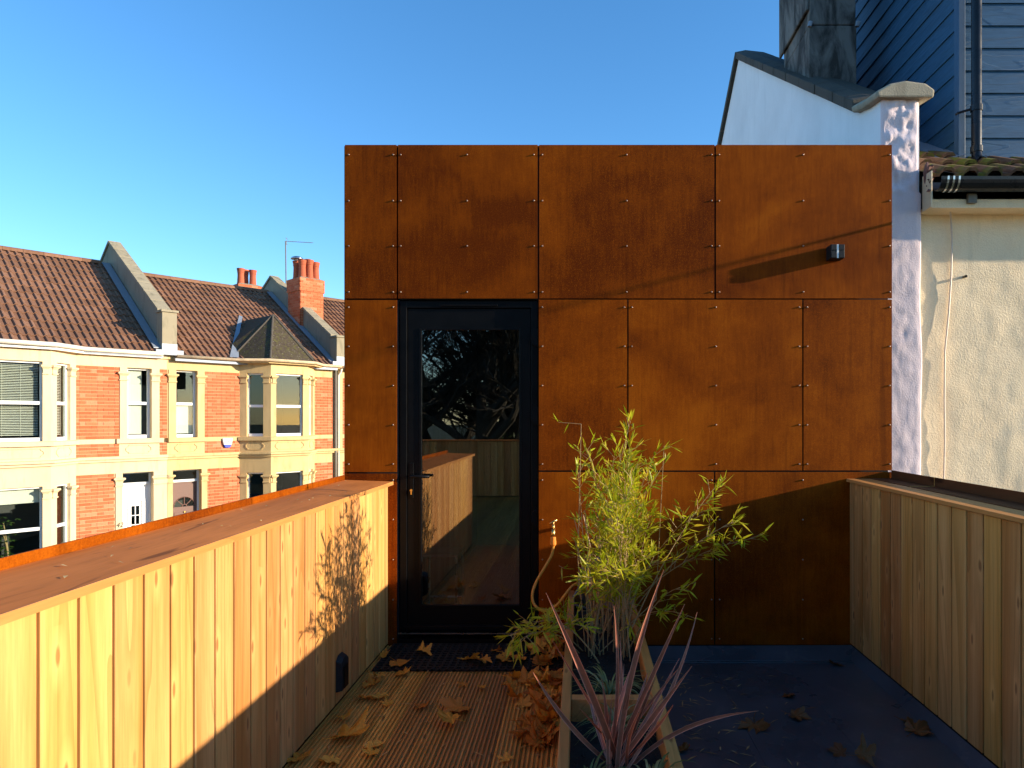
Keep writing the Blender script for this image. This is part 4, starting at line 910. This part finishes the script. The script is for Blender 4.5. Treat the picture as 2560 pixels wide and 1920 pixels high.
ps = at(2408, 693, GY); mb = MB(); mb.tube([ps + Vector((0, .02, 0)), ps + Vector((0, -.035, 0))], .009, 8, cap=False); N.part(mb, 'overflow_pipe', 'pipe_grey')
# overhead cable off the neighbour's eaves; its shadow crosses the steel wall
c1 = Vector((X(2230), WY, Z(558))); c2 = Vector((X(1500), WY, Z(742))); S = SUN / SUN.x
q1 = c1 + S * .93; q2 = c2 + S * 5.2; d = (q2 - q1)
mb = MB(); mb.tube([Vector((q1.x - .02, 4.41, q1.z + .03)), q1 + Vector((0, .05, .01)), q1, q1 + d * .5, q2, q2 + d * 1.6], .009, 6); tag(mb.build('overhead_cable', 'cable_dark'), 'black overhead cable running from the cream house eaves', 'cable')

# ================================================================== planter
PLT = Thing('planter', 'long low timber planter dividing deck and flat roof', 'planter', (.12, 2.8, 0))
z0, z1 = -.045, .36
PLT.part(MB().box(-.07, -.034, 1.35, 4.16, z0, z1), 'side_rail', 'rail_wood', bevel=.003); PLT.part(MB().box(.272, .312, 1.35, 4.16, z0, z1), 'side_rail', 'rail_wood', bevel=.003)
for a, n_ in ((1.35, 'end_rail'), (4.125, 'end_rail')): PLT.part(MB().box(-.033, .271, a, a + .035, z0, z1 - .003), n_, 'rail_wood')
PLT.part(MB().box(-.033, .271, 2.555, 2.60, z0, z1 - .002), 'cross_rail', 'rail_wood', bevel=.003)
mb = MB(); mb.grid(lambda a, b: (-.034 + a * .306, 1.386 + b * 2.738, .275 + .02 * mnoise.noise(Vector((a * 4, b * 26, 0))) + .008 * mnoise.noise(Vector((a * 17, b * 120, 3)))), 24, 190)
PLT.part(mb, 'soil', 'soil', smooth=True)
mb = MB()
for k in range(900):
    c = Vector((rnd.uniform(-.025, .262), rnd.uniform(1.4, 4.1), .285 + rnd.random() * .012)); q = rnd.uniform(.003, .009)
    mb.add([c + Vector((rnd.uniform(-1, 1), rnd.uniform(-1, 1), rnd.uniform(-1, 1))) * q for _ in range(4)], [(0, 1, 2), (0, 2, 3), (0, 3, 1), (1, 3, 2)])
o = PLT.part(mb, 'soil_crumbs', 'charcoal'); o['kind'] = 'stuff'

# ---- bamboo
BB = Thing('bamboo', 'leafy yellow-green bamboo growing in the timber planter', 'bamboo', (.17, 3.4, .275))
culms, leaves = MB(), MB()
def leaf(p, d, L, wd):
    d = d.normalized(); s_ = d.cross(Vector((0, 0, 1)))
    if s_.length < .1: s_ = Vector((1, 0, 0))
    s_ = (s_.normalized() + Vector((rnd.gauss(0, .5), rnd.gauss(0, .5), rnd.gauss(0, .5)))).normalized(); s_ = (s_ - d * s_.dot(d)).normalized() * wd
    n_ = s_.cross(d).normalized() * wd * .25; dr = Vector((0, 0, -L * rnd.uniform(0, .22)))
    a, b, c = p + d * L * .28, p + d * L * .65 + dr * .4, p + d * L + dr
    leaves.add([p, a + s_ - n_, a, a - s_ - n_, b + s_ * .8 - n_, b, b - s_ * .8 - n_, c], [(0, 2, 1), (0, 3, 2), (1, 2, 5, 4), (2, 3, 6, 5), (4, 5, 7), (5, 6, 7)])
def spray(p, d, n, L=.085):
    """a twig with a fan of leaves"""
    d = d.normalized(); tl = rnd.uniform(.03, .11); e = p + d * tl + Vector((0, 0, -.01)); culms.tube([p, e], [.0013, .0009], 3, cap=False)
    for k in range(n):
        q = p.lerp(e, .3 + .7 * (k + 1) / n); f = (d * .9 + Vector((rnd.gauss(0, .55), rnd.gauss(0, .55), rnd.gauss(.05, .5))))
        leaf(q, f, L * rnd.uniform(.55, 1.25), rnd.uniform(.0035, .0062))
def culm(base, tip, start, dens, bend=(0, 0, 0), r=.004, L=.074, spread=.68):
    base, tip = Vector(base), Vector(tip); mid = Vector((base.x * .65 + tip.x * .35, base.y * .65 + tip.y * .35, base.z + (tip.z - base.z) * .6)) + Vector(bend)
    pts = bez(base, mid, tip, 14); n = len(pts); culms.tube(pts, [r * (1 - .75 * i / (n - 1)) for i in range(n)], 5)
    length = (tip - base).length; m = int(length * dens)
    for k in range(m):
        t = start + (1 - start) * (k + rnd.random()) / m; i = min(int(t * 14), 13); p = pts[i].lerp(pts[i + 1], t * 14 - i); a = rnd.uniform(0, 6.283)
        tan = (pts[i + 1] - pts[i]).normalized()
        spray(p, tan * .75 + Vector((math.cos(a), math.sin(a), rnd.uniform(-.1, .35))) * spread, rnd.randint(3, 5), L)
    for k in range(3): leaf(tip, (pts[-1] - pts[-2]) + Vector((rnd.gauss(0, .01), rnd.gauss(0, .01), .01)), L, .005)
rnd.seed(21)
def bb(): return (rnd.uniform(.04, .25), rnd.uniform(3.15, 3.75), .27)
for px, py, Y, st_, dn in [(1575, 1052, 3.45, .35, 26), (1540, 1140, 3.4, .3, 28), (1600, 1160, 3.5, .25, 28), (1505, 1190, 3.3, .3, 24), (1640, 1130, 3.35, .55, 14), (1655, 1160, 3.3, .4, 16), (1470, 1120, 3.3, .62, 14), (1450, 1175, 3.25, .45, 16),
                          (1560, 1200, 3.1, .25, 30), (1585, 1230, 3.2, .2, 30), (1530, 1250, 3.0, .25, 30), (1610, 1260, 3.3, .2, 30), (1495, 1290, 3.1, .3, 28), (1630, 1290, 3.15, .35, 24), (1555, 1310, 2.95, .25, 30), (1585, 1330, 3.4, .2, 30), (1520, 1350, 3.5, .2, 28), (1610, 1370, 3.0, .4, 22),
                          (1500, 1400, 2.9, .5, 20), (1650, 1400, 3.2, .5, 18), (1560, 1420, 2.85, .5, 20), (1600, 1430, 3.6, .4, 20), (1530, 1220, 3.6, .2, 30), (1570, 1150, 3.55, .3, 26), (1625, 1210, 3.5, .25, 26), (1548, 1270, 3.7, .2, 26), (1575, 1120, 3.3, .3, 28), (1590, 1195, 3.0, .3, 28)]:
    culm(bb(), at(px + rnd.uniform(-6, 6), py, Y), st_, dn * .95)
    if py > 1140 and rnd.random() < .3: culm(bb(), at(px + rnd.uniform(-35, 35), py + rnd.uniform(10, 60), Y + rnd.uniform(-.15, .15)), st_, dn)
for px, py, Y, st_, dn, be in [(1790, 1215, 3.3, .55, 22, (.05, 0, .04)), (1725, 1290, 3.2, .5, 12, (.04, 0, .04)), (1885, 1345, 3.3, .45, 26, (.05, 0, .10)), (1835, 1305, 3.35, .55, 18, (.06, 0, .1)), (1700, 1470, 3.1, .5, 14, (.05, 0, .1)), (1735, 1545, 3.0, .5, 12, (.06, 0, .08))]:
    culm(bb(), at(px, py, Y), st_, dn, be)
for px, py, Y, st_, dn, be in [(1275, 1590, 3.0, .35, 40, (-.06, -.1, .16)), (1330, 1560, 3.1, .4, 36, (-.05, -.05, .16)), (1300, 1600, 2.95, .5, 32, (-.04, -.1, .14)), (1375, 1530, 3.2, .4, 30, (-.04, 0, .12)), (1430, 1560, 3.0, .4, 26, (-.03, -.05, .1))]:
    culm((rnd.uniform(-.01, .1), rnd.uniform(3.1, 3.4), .27), at(px, py, Y), st_, dn, be, spread=.8)
# bare leaning canes on the left
for a, b, Y in (((1445, 1400), (1453, 1060), 3.2), ((1468, 1480), (1450, 1390), 3.1), ((1640, 1500), (1660, 1115), 3.4)):
    p0, p1 = at(*a, Y), at(*b, Y); culms.tube([(rnd.uniform(.02, .1), 3.3, .27), p0, p1], [.003, .0025, .0012], 5); spray(p1, Vector((rnd.uniform(-1, 1), 0, .1)), 3)
for k in range(34):
    p = Vector(bb()); culms.tube(bez(p, p + Vector((0, 0, .25)), p + Vector((rnd.gauss(0, .07), rnd.gauss(0, .08), rnd.uniform(.3, .75))), 4), .0022, 4)
    if k < 30:
        c = p + Vector((rnd.gauss(0, .08), rnd.gauss(0, .1), rnd.uniform(.08, .5))); spray(c, Vector((rnd.gauss(0, 1), rnd.gauss(0, 1), .2)), 4)
BB.part(culms, 'stem', 'culm'); o = BB.part(leaves, 'foliage', 'bamboo_leaf'); o['kind'] = 'stuff'

# ---- flax with long bronze blades
FX = Thing('flax', 'spiky bronze-pink flax with long sword leaves at the front of the planter', 'plant', (.12, 2.2, .275))
def blade(tip, wd, base=None, bow=.06, fold=.3):
    b = Vector(base) if base else Vector((.12 + rnd.uniform(-.035, .035), 2.22 + rnd.uniform(-.06, .06), .26)); tip = Vector(tip)
    L = (tip - b).length; mid = b.lerp(tip, .45) + Vector((rnd.gauss(0, .03) * L * 2, rnd.gauss(0, .03) * L * 2, L * bow)); pts = bez(b, mid, tip, 12); mb = MB(); view = Vector((rnd.gauss(0, .35), -1, rnd.gauss(.35, .2)))
    for i, p in enumerate(pts):
        t = i / 12; ww = wd * .56 * (.55 + .45 * math.sin(math.pi * min(1, t * .9 + .12))) * (1 - max(0, (t - .55) / .45) ** 2.2) + .0006
        d = (pts[min(i + 1, 12)] - pts[max(i - 1, 0)]).normalized(); s_ = d.cross(view).normalized(); n_ = s_.cross(d).normalized() * ww * fold
        for q in (-1, -.78, 0, .78, 1): mb.v.append(tuple(p + s_ * ww * q + n_ * (abs(q) - .5)))
    for i in range(12):
        for j in range(4): a = i * 5 + j; mb.f.append((a, a + 1, a + 6, a + 5)); mb.m.append(1 if j in (0, 3) else 0)
    FX.part(mb, 'leaf', ['flax_mid', 'flax_edge'], smooth=True)
rnd.seed(5)
for px, py, Y, wd in [(1365, 1481, 2.05, .019), (1535, 1515, 2.2, .010), (1660, 1424, 2.1, .016), (1712, 1510, 2.15, .013), (1743, 1530, 2.3, .009), (1381, 1601, 2.3, .008), (1333, 1681, 2.05, .012), (1699, 1645, 2.3, .008), (1712, 1653, 2.25, .008), (1730, 1665, 2.15, .015), (1683, 1762, 2.0, .008), (1504, 1697, 2.15, .011), (1447, 1768, 2.2, .007),
                      (1560, 1660, 2.35, .012), (1590, 1640, 2.3, .013), (1620, 1680, 2.35, .011), (1640, 1690, 2.2, .013), (1490, 1760, 2.3, .009), (1575, 1720, 2.1, .013), (1660, 1740, 2.3, .010), (1530, 1740, 2.1, .010), (1605, 1770, 2.05, .009), (1470, 1700, 2.35, .008), (1550, 1590, 2.3, .009)]:
    blade(at(px, py, Y), wd, bow=.02 if py < 1700 else .06)
blade(at(1897, 1777, 2.2), .013, (.16, 2.22, .27), bow=.14)
# ---- sedges
def sedge(label, base, n, L, seed, wd=.004):
    rnd.seed(seed); t = Thing('sedge', label, 'grass tuft', base, 'variegated sedge tufts in the planter'); mb = MB(); b = Vector(base)
    for k in range(n):
        a = rnd.uniform(0, 6.283); l = L * rnd.uniform(.55, 1.2); d = Vector((math.cos(a), math.sin(a), 0)); h = rnd.uniform(.5, 1.3)
        p0 = b + d * rnd.uniform(0, .02); pts = bez(p0, p0 + d * l * .35 + Vector((0, 0, l * .62 * h)), p0 + d * l * .95 + Vector((0, 0, l * .28 * h * rnd.uniform(-.2, 1))), 6); s_ = Vector((-d.y, d.x, 0)) * wd
        k0 = len(mb.v)
        for i, p in enumerate(pts):
            q = s_ * (1 - (i / 6) ** 2 * .92); mb.v += [tuple(p - q), tuple(p + q)]
        for i in range(6): mb.f.append((k0 + 2 * i, k0 + 2 * i + 1, k0 + 2 * i + 3, k0 + 2 * i + 2)); mb.m.append(0)
    o = t.part(mb, 'blades', 'sedge_green'); o['kind'] = 'stuff'
sedge('pale striped sedge tuft just in front of the planter cross rail', (.13, 2.46, .275), 60, .17, 1)
sedge('pale sedge tuft behind the planter cross rail, under the bamboo', (.12, 2.78, .275), 60, .2, 4)
sedge('pale striped sedge tuft at the bottom edge, left of the flax', (.02, 2.04, .275), 44, .17, 2, .005)
sedge('pale striped sedge tuft at the bottom edge, right of the flax', (.21, 2.03, .275), 50, .18, 3, .005)

# ================================================================== tap, hose and reel
TX, TZ = X(1384), Z(1330)
TP = Thing('garden_tap', 'small brass garden tap on the rust steel wall beside the door', 'tap', (TX, WY, TZ))
mb = MB(); mb.tube([(TX, WY + .002, TZ + .02), (TX, WY - .045, TZ + .02)], .011, 10); mb.tube([(TX, WY - .03, TZ + .025), (TX, WY - .055, TZ + .022), (TX, WY - .068, TZ + .008), (TX, WY - .07, TZ - .022)], .012, 10); mb.tube([(TX, WY - .04, TZ + .02), (TX, WY - .04, TZ + .055)], [.012, .008], 10); TP.part(mb, 'body', 'brass', smooth=True)
mb = MB(); mb.tube([(TX, WY - .04, TZ + .05), (TX, WY - .04, TZ + .07)], .006, 8); mb.tube([(TX - .022, WY - .045, TZ + .058), (TX + .022, WY - .035, TZ + .082)], .006, 8); TP.part(mb, 'handle', 'brass', smooth=True)
HS = Thing('hose', 'yellow hosepipe looping from the brass tap to the reel', 'hose', (TX - .1, 4.15, .3))
mb = MB(); mb.lathe([(.014, .0), (.017, -.004), (.017, -.022), (.019, -.024), (.019, -.046), (.013, -.056)], (TX, WY - .07, TZ - .018), 12); HS.part(mb, 'tap_connector', 'hose_orange')
hp = [at(1384, 1356, 4.197), at(1380, 1385, 4.19), at(1362, 1418, 4.17), at(1342, 1452, 4.15), at(1331, 1484, 4.12), at(1334, 1508, 4.10), at(1348, 1523, 4.08), at(1368, 1526, 4.06), at(1392, 1513, 4.05), at(1412, 1488, 4.06), at(1430, 1466, 4.08), at(1448, 1456, 4.10)]
def smooth(pts, n=4):
    o = []
    for i in range(len(pts) - 1):
        a, b, c, d = pts[max(i - 1, 0)], pts[i], pts[i + 1], pts[min(i + 2, len(pts) - 1)]
        for k in range(n):
            t = k / n; o.append(.5 * ((2 * b) + (c - a) * t + (2 * a - 5 * b + 4 * c - d) * t * t + (3 * b - a - 3 * c + d) * t ** 3))
    return o + [pts[-1]]
mb = MB(); mb.tube(smooth(hp), .0085, 8); HS.part(mb, 'pipe', 'hose_yellow', smooth=True)
RX, RY, RZ = .16, 4.06, .42
RL = Thing('hose_reel', 'grey hose reel with coiled yellow hose on the wall behind the bamboo', 'hose reel', (RX, WY, RZ - .16))
ax = Vector((.75, -.66, 0)); pe = Vector((.66, .75, 0)); up = Vector((0, 0, 1)); rc = Vector((RX, RY, RZ))
def disc(mb, o, r0, r1, th, n=24):
    for k in (0,):
        rings = [[rc + ax * (o + dx) + (pe * math.cos(2 * math.pi * j / n) + up * math.sin(2 * math.pi * j / n)) * rr for j in range(n)] for rr, dx in ((r0, 0), (r1, 0), (r1, th), (r0, th), (r0, 0))]; mb.loft(rings, cap=False)
mb = MB(); disc(mb, -.10, .02, .15, .014); disc(mb, .07, .06, .145, .012); disc(mb, -.09, .055, .065, .16); RL.part(mb, 'drum', 'hose_grey')
mb = MB()
for k in range(6):
    for l in range(3):
        rr = .08 + .018 * l; mb.tube([rc + ax * (-.075 + .024 * k) + (pe * math.cos(2 * math.pi * j / 20) + up * math.sin(2 * math.pi * j / 20)) * rr for j in range(21)], .009, 6, cap=False)
RL.part(mb, 'coiled_hose', 'hose_yellow', smooth=True)
mb = MB(); mb.box(RX - .07, RX + .12, RY + .12, WY - .001, RZ - .1, RZ + .1); mb.box(RX - .05, RX - .02, RY - .02, RY + .125, RZ - .03, RZ + .03); RL.part(mb, 'wall_bracket', 'hose_grey')
mb = MB(); mb.tube([rc + Vector((-.09, -.06, .02)), rc + Vector((-.11, -.06, .12)), rc + Vector((-.05, -.07, .165)), rc + Vector((.08, -.1, .17)), rc + Vector((.15, -.12, .14))], .009, 8); mb.tube([rc + Vector((-.12, .0, .05)), rc + Vector((-.2, -.05, -.06)), rc + Vector((-.19, -.08, -.1)), rc + Vector((-.05, -.1, -.13))], .006, 6); RL.part(mb, 'handle', 'hose_grey', smooth=True)

# ================================================================== door mat and fallen leaves
DM = Thing('door_mat', 'black rubber mat with round holes in front of the door', 'door mat', (-.63, 4.02, .004))
mb = MB(); nx, ny = 26, 11; x0, x1, y0, y1 = -1.15, -.085, 3.80, 4.225; dxm, dym = (x1 - x0) / nx, (y1 - y0) / ny
for i in range(nx + 1): mb.box(x0 + i * dxm - .006, x0 + i * dxm + .006, y0 - .006, y1 + .006, .001, .0135)
for j in range(ny + 1): mb.box(x0, x1, y0 + j * dym - .006, y0 + j * dym + .006, .001, .0125)
DM.part(mb, 'mesh_pad', 'rubber')
OUT = [(-90, .16), (-70, .36), (-50, .55), (-36, .60), (-24, .48), (-8, .60), (4, .72), (12, .66), (24, .86), (33, .97), (40, .80), (50, .66), (56, .54), (64, .68), (70, .82), (76, .78), (84, .98), (90, 1.12)]
OUT = OUT + [(180 - a, r) for a, r in OUT[-2:0:-1]]
def leaf_mesh(seed, mat):
    q = random.Random(seed); mb = MB(); c1, c2, ph, tw = q.uniform(.3, .8), q.uniform(-.5, .5), q.uniform(0, 6.28), q.uniform(-.5, .5)
    def P(a, r):
        r *= 1 + q.uniform(-.05, .05) if r > .3 else 1
        x, y = r * math.cos(R(a)), r * math.sin(R(a)); rr = math.hypot(x, y)
        return (x, y, c1 * rr * rr * (.55 + .45 * math.cos(2 * R(a) + ph)) + c2 * x * abs(x) + tw * x * y + .12 * math.sin(7 * R(a) + ph) * rr + .10 * mnoise.noise(Vector((x * 3, y * 3, seed * 1.7))))
    n = len(OUT); pts = [(0, .0, .0)] + [P(a, r * .5) for a, r in OUT] + [P(a, r) for a, r in OUT]
    mb.add(pts, [(0, 1 + i, 1 + (i + 1) % n) for i in range(n)] + [(1 + i, 1 + n + i, 1 + n + (i + 1) % n, 1 + (i + 1) % n) for i in range(n)])
    mb.tube([(0, -.1, 0), (.03, -.5, .06), (.1 * q.uniform(-1, 1), -1.0, .14)], .022, 4)
    mz = min(v[2] for v in mb.v); mb.v = [(x, y, z - mz) for x, y, z in mb.v]
    return mb.mesh('maple_leaf', mat, smooth=True)
LM = [leaf_mesh(k, 'maple_leaf') for k in range(9)]; WM = [leaf_mesh(40 + k, 'wet_leaf') for k in range(4)]
rnd.seed(11)
def drop(px, py, size, label, group, z=.0, wet=False, tilt=.18, rz=None):
    p = on_z(px, py, z); me = rnd.choice(WM if wet else LM); o = obj('maple_leaf', me, None, (p.x, p.y, z + .002))
    o.rotation_euler = (rnd.uniform(-tilt, tilt), rnd.uniform(-tilt, tilt), rnd.uniform(0, 6.283) if rz is None else rz); s_ = size * rnd.uniform(.85, 1.2); o.scale = (s_, s_, s_ * rnd.uniform(.7, 1.1))
    return tag(o, label, 'leaf', group)
c2 = lambda x, y: (700 + x * .3345, 1500 + y * .3345)
G1 = 'single fallen leaves on the deck and mat'
for x, y, sz, z, lab in [(770, 420, .045, .014, 'small curled brown leaf at the left edge of the mat by the parapet'), (880, 475, .07, .014, 'broad tan maple leaf on the left half of the black mat'), (1065, 408, .055, .014, 'folded maple leaf at the middle of the black mat, nearest the door'),
                         (1610, 385, .05, .014, 'small orange leaf on the right half of the black mat'), (1405, 455, .07, .014, 'yellow pointed maple leaf on the middle front of the black mat'), (1520, 470, .06, .014, 'brown maple leaf overlapping the yellow one on the mat'),
                         (915, 565, .05, 0, 'pinkish curled leaf at the front left corner of the mat'), (755, 600, .075, 0, 'yellow maple leaf between the step light and the mat corner'), (690, 650, .07, 0, 'tan maple leaf on the deck beside the step light'), (745, 725, .06, 0, 'yellow-brown leaf on the deck just below the step light pair'),
                         (620, 740, .06, 0, 'dark curled leaf against the plank parapet by the step light'), (810, 785, .04, 0, 'small brown leaf lying alone left of the deck middle'), (1055, 800, .06, 0, 'glowing orange leaf in the middle of the deck'), (1340, 815, .085, 0, 'large orange maple leaf right of the deck middle'),
                         (1275, 930, .065, 0, 'brown leaf just in front of the large orange maple leaf'), (1370, 635, .045, 0, 'small rusty leaf on the deck just in front of the mat'), (1520, 665, .035, 0, 'tiny dark leaf on the deck between mat and leaf pile'), (470, 905, .05, 0, 'dark leaf at the foot of the plank parapet, left of the deck'),
                         (485, 1045, .10, 0, 'largest mustard yellow leaf on the left of the deck'), (700, 1085, .05, 0, 'brown leaf touching the largest mustard leaf'), (690, 1165, .05, 0, 'pale curled leaf at the lower left of the deck'), (385, 1205, .055, 0, 'dark brown leaf low at the foot of the parapet'), (140, 1205, .07, 0, 'dull leaf in the lower left corner of the deck'), (1700, 1200, .05, 0, 'small leaf at the bottom of the deck near the planter')]:
    drop(*c2(x, y), sz, lab, G1, z)
pile = 'brown maple leaf in the pile heaped against the planter'
for k in range(70):
    t = k / 70; y = 320 + 760 * rnd.random(); xm = 2090 - (y - 300) * .03; sp = 330 if y < 760 else 230
    x = xm - abs(rnd.gauss(0, .55)) * sp - 20; z = .003 + .055 * max(0, 1 - (xm - x) / 260) * rnd.random() + (.012 if y < 520 else 0)
    drop(*c2(max(x, 1620), y), rnd.uniform(.055, .085), pile, 'leaf pile beside the planter', z, tilt=.45)
c3 = lambda x, y: (1640 + x * .416, 1400 + y * .416)
G2 = 'fallen leaves on the dark flat roof'
for x, y, sz, lab in [(1090, 635, .05, 'pale leaf on the flat roof near the corner of wall and parapet'), (790, 825, .05, 'brown leaf in the middle of the flat roof'), (840, 940, .08, 'curled russet leaf with raised points in the middle of the flat roof'), (590, 1000, .075, 'dark flat leaf on the roof nearest the flax tip'),
                      (1510, 985, .07, 'leaf nearest the planter in the clump beside the right parapet'), (1560, 1035, .075, 'red-brown leaf in the middle of the clump beside the right parapet'), (1665, 1000, .085, 'large upright dark leaf leaning on the right parapet kerb'), (1110, 1160, .06, 'orange-brown leaf at the lower middle of the flat roof'), (1250, 1215, .065, 'dark red leaf at the bottom edge of the flat roof'), (165, 1145, .05, 'dark leaf on the flat roof tight against the planter')]:
    drop(*c3(x, y), sz, lab, G2, -.048, wet=True, tilt=.3)
mb = MB()
for k in range(330):
    x = .34 + abs(rnd.gauss(0, .33)) if k < 240 else rnd.uniform(-1.1, -.1); y = rnd.uniform(1.8, 3.9)
    if x > 1.55: continue
    z = -.0465 if x > 0 else .003; a = rnd.uniform(0, 3.14); L = rnd.uniform(.014, .042); wd = rnd.uniform(.0016, .0042); d = Vector((math.cos(a), math.sin(a), 0)); s_ = Vector((-d.y, d.x, 0)) * wd; c = Vector((x, y, z)); h = Vector((0, 0, rnd.uniform(.001, .004)))
    mb.add([c - d * L, c + s_ + h, c + d * L, c - s_ + h], [(0, 1, 3), (1, 2, 3)])
for k in range(26):
    y = rnd.uniform(1.4, 4.2); x = rnd.uniform(-1.44, -1.2); a = rnd.uniform(0, 3.14); L = rnd.uniform(.006, .02); d = Vector((math.cos(a), math.sin(a), 0)); s_ = Vector((-d.y, d.x, 0)) * rnd.uniform(.002, .006); c = Vector((x, y, 1.0155 - (x + 1.17) * .035)); h = Vector((0, 0, .004))
    mb.add([c - d * L, c + s_ + h, c + d * L, c - s_ + h], [(0, 1, 3), (1, 2, 3)])
tag(mb.build('leaf_litter', 'debris'), 'scattered dry bamboo leaves and bits on deck and flat roof', 'leaf litter', kind='stuff')

# ================================================================== trees behind the terrace, mirrored in the door glass
def tree_mesh(seed):
    q = random.Random(seed); tr, br = MB(), MB()
    def grow(p, d, L, r, lev):
        n = 4; pts = [p]; dd = d
        for i in range(n):
            dd = (dd + Vector((q.gauss(0, .13), q.gauss(0, .13), q.gauss(.03, .1)))).normalized(); pts.append(pts[-1] + dd * L / n)
        (tr if lev == 0 else br).tube(pts, [r * (1 - .5 * i / n) for i in range(n + 1)], 7 if lev < 2 else 3, cap=False)
        if lev >= 5: return
        kids = (7, 6, 5, 5, 4)[lev]
        for k in range(kids):
            t = q.uniform(.35, 1) if lev else q.uniform(.3, 1); i = min(int(t * n), n - 1); s0 = pts[i].lerp(pts[i + 1], t * n - i)
            a = q.uniform(0, 6.283); side = Vector((math.cos(a), math.sin(a), q.uniform(-.1, .5))); nd = (dd * q.uniform(.35, .8) + side * q.uniform(.5, .9)).normalized()
            grow(s0, nd, L * q.uniform(.5, .72), r * .48, lev + 1)
    grow(Vector((0, 0, 0)), Vector((0, 0, 1)), 4.6, .26, 0)
    return tr.mesh('trunk', 'bark', smooth=True), br.mesh('branches', 'bark')
tms = [tree_mesh(3), tree_mesh(8)]
for k, (x, y, s_, rz) in enumerate([(-5.5, -12, 1.0, 0), (-1.2, -14, 1.15, 1.3), (2.6, -13, 1.05, 2.2), (-8.5, -16, 1.2, 3.1), (.8, -18, 1.35, 4.2), (-3.4, -17, 1.3, 5.3), (-4.3, -13, 1.2, 2.7), (-2.6, -12, 1.1, .6)]):
    r_ = tag(empty('bare_tree', (x, y, ST), rz), 'bare winter tree behind the terrace, seen mirrored in the door glass', 'tree', 'bare trees mirrored in the door glass'); r_.scale = (s_,) * 3
    obj('trunk', tms[k % 2][0], r_); obj('crown', tms[k % 2][1], r_)
for x, y, lab in ((-6, -10.5, 'dark evergreen shrub at the left of the reflection in the door'), (-1.5, -11, 'dark evergreen shrub in the middle of the reflection in the door'), (3, -10.5, 'dark evergreen shrub behind the right parapet end, mirrored in the door')):
    r_ = tag(empty('shrub', (x, y, ST)), lab, 'shrub', 'evergreen shrubs mirrored in the door glass'); mb = MB()
    for k in range(2600):
        d = Vector((rnd.gauss(0, 1), rnd.gauss(0, 1), rnd.gauss(0, 1))).normalized() * (rnd.random() ** .4); c = Vector((d.x * 2.3, d.y * 1.2, 2.0 + d.z * 1.9)); v1 = Vector((rnd.gauss(0, 1), rnd.gauss(0, 1), rnd.gauss(0, 1))).normalized() * .09; v2 = v1.cross(Vector((rnd.random(), rnd.random(), 1))).normalized() * .05
        mb.add([c - v1, c + v2, c + v1, c - v2], [(0, 1, 2, 3)])
    o = mb.build('foliage', 'evergreen', r_); o['kind'] = 'stuff'
    MB().tube([(0, 0, 0), (.05, 0, 2.2)], .07, 6).build('stem', 'bark', r_)
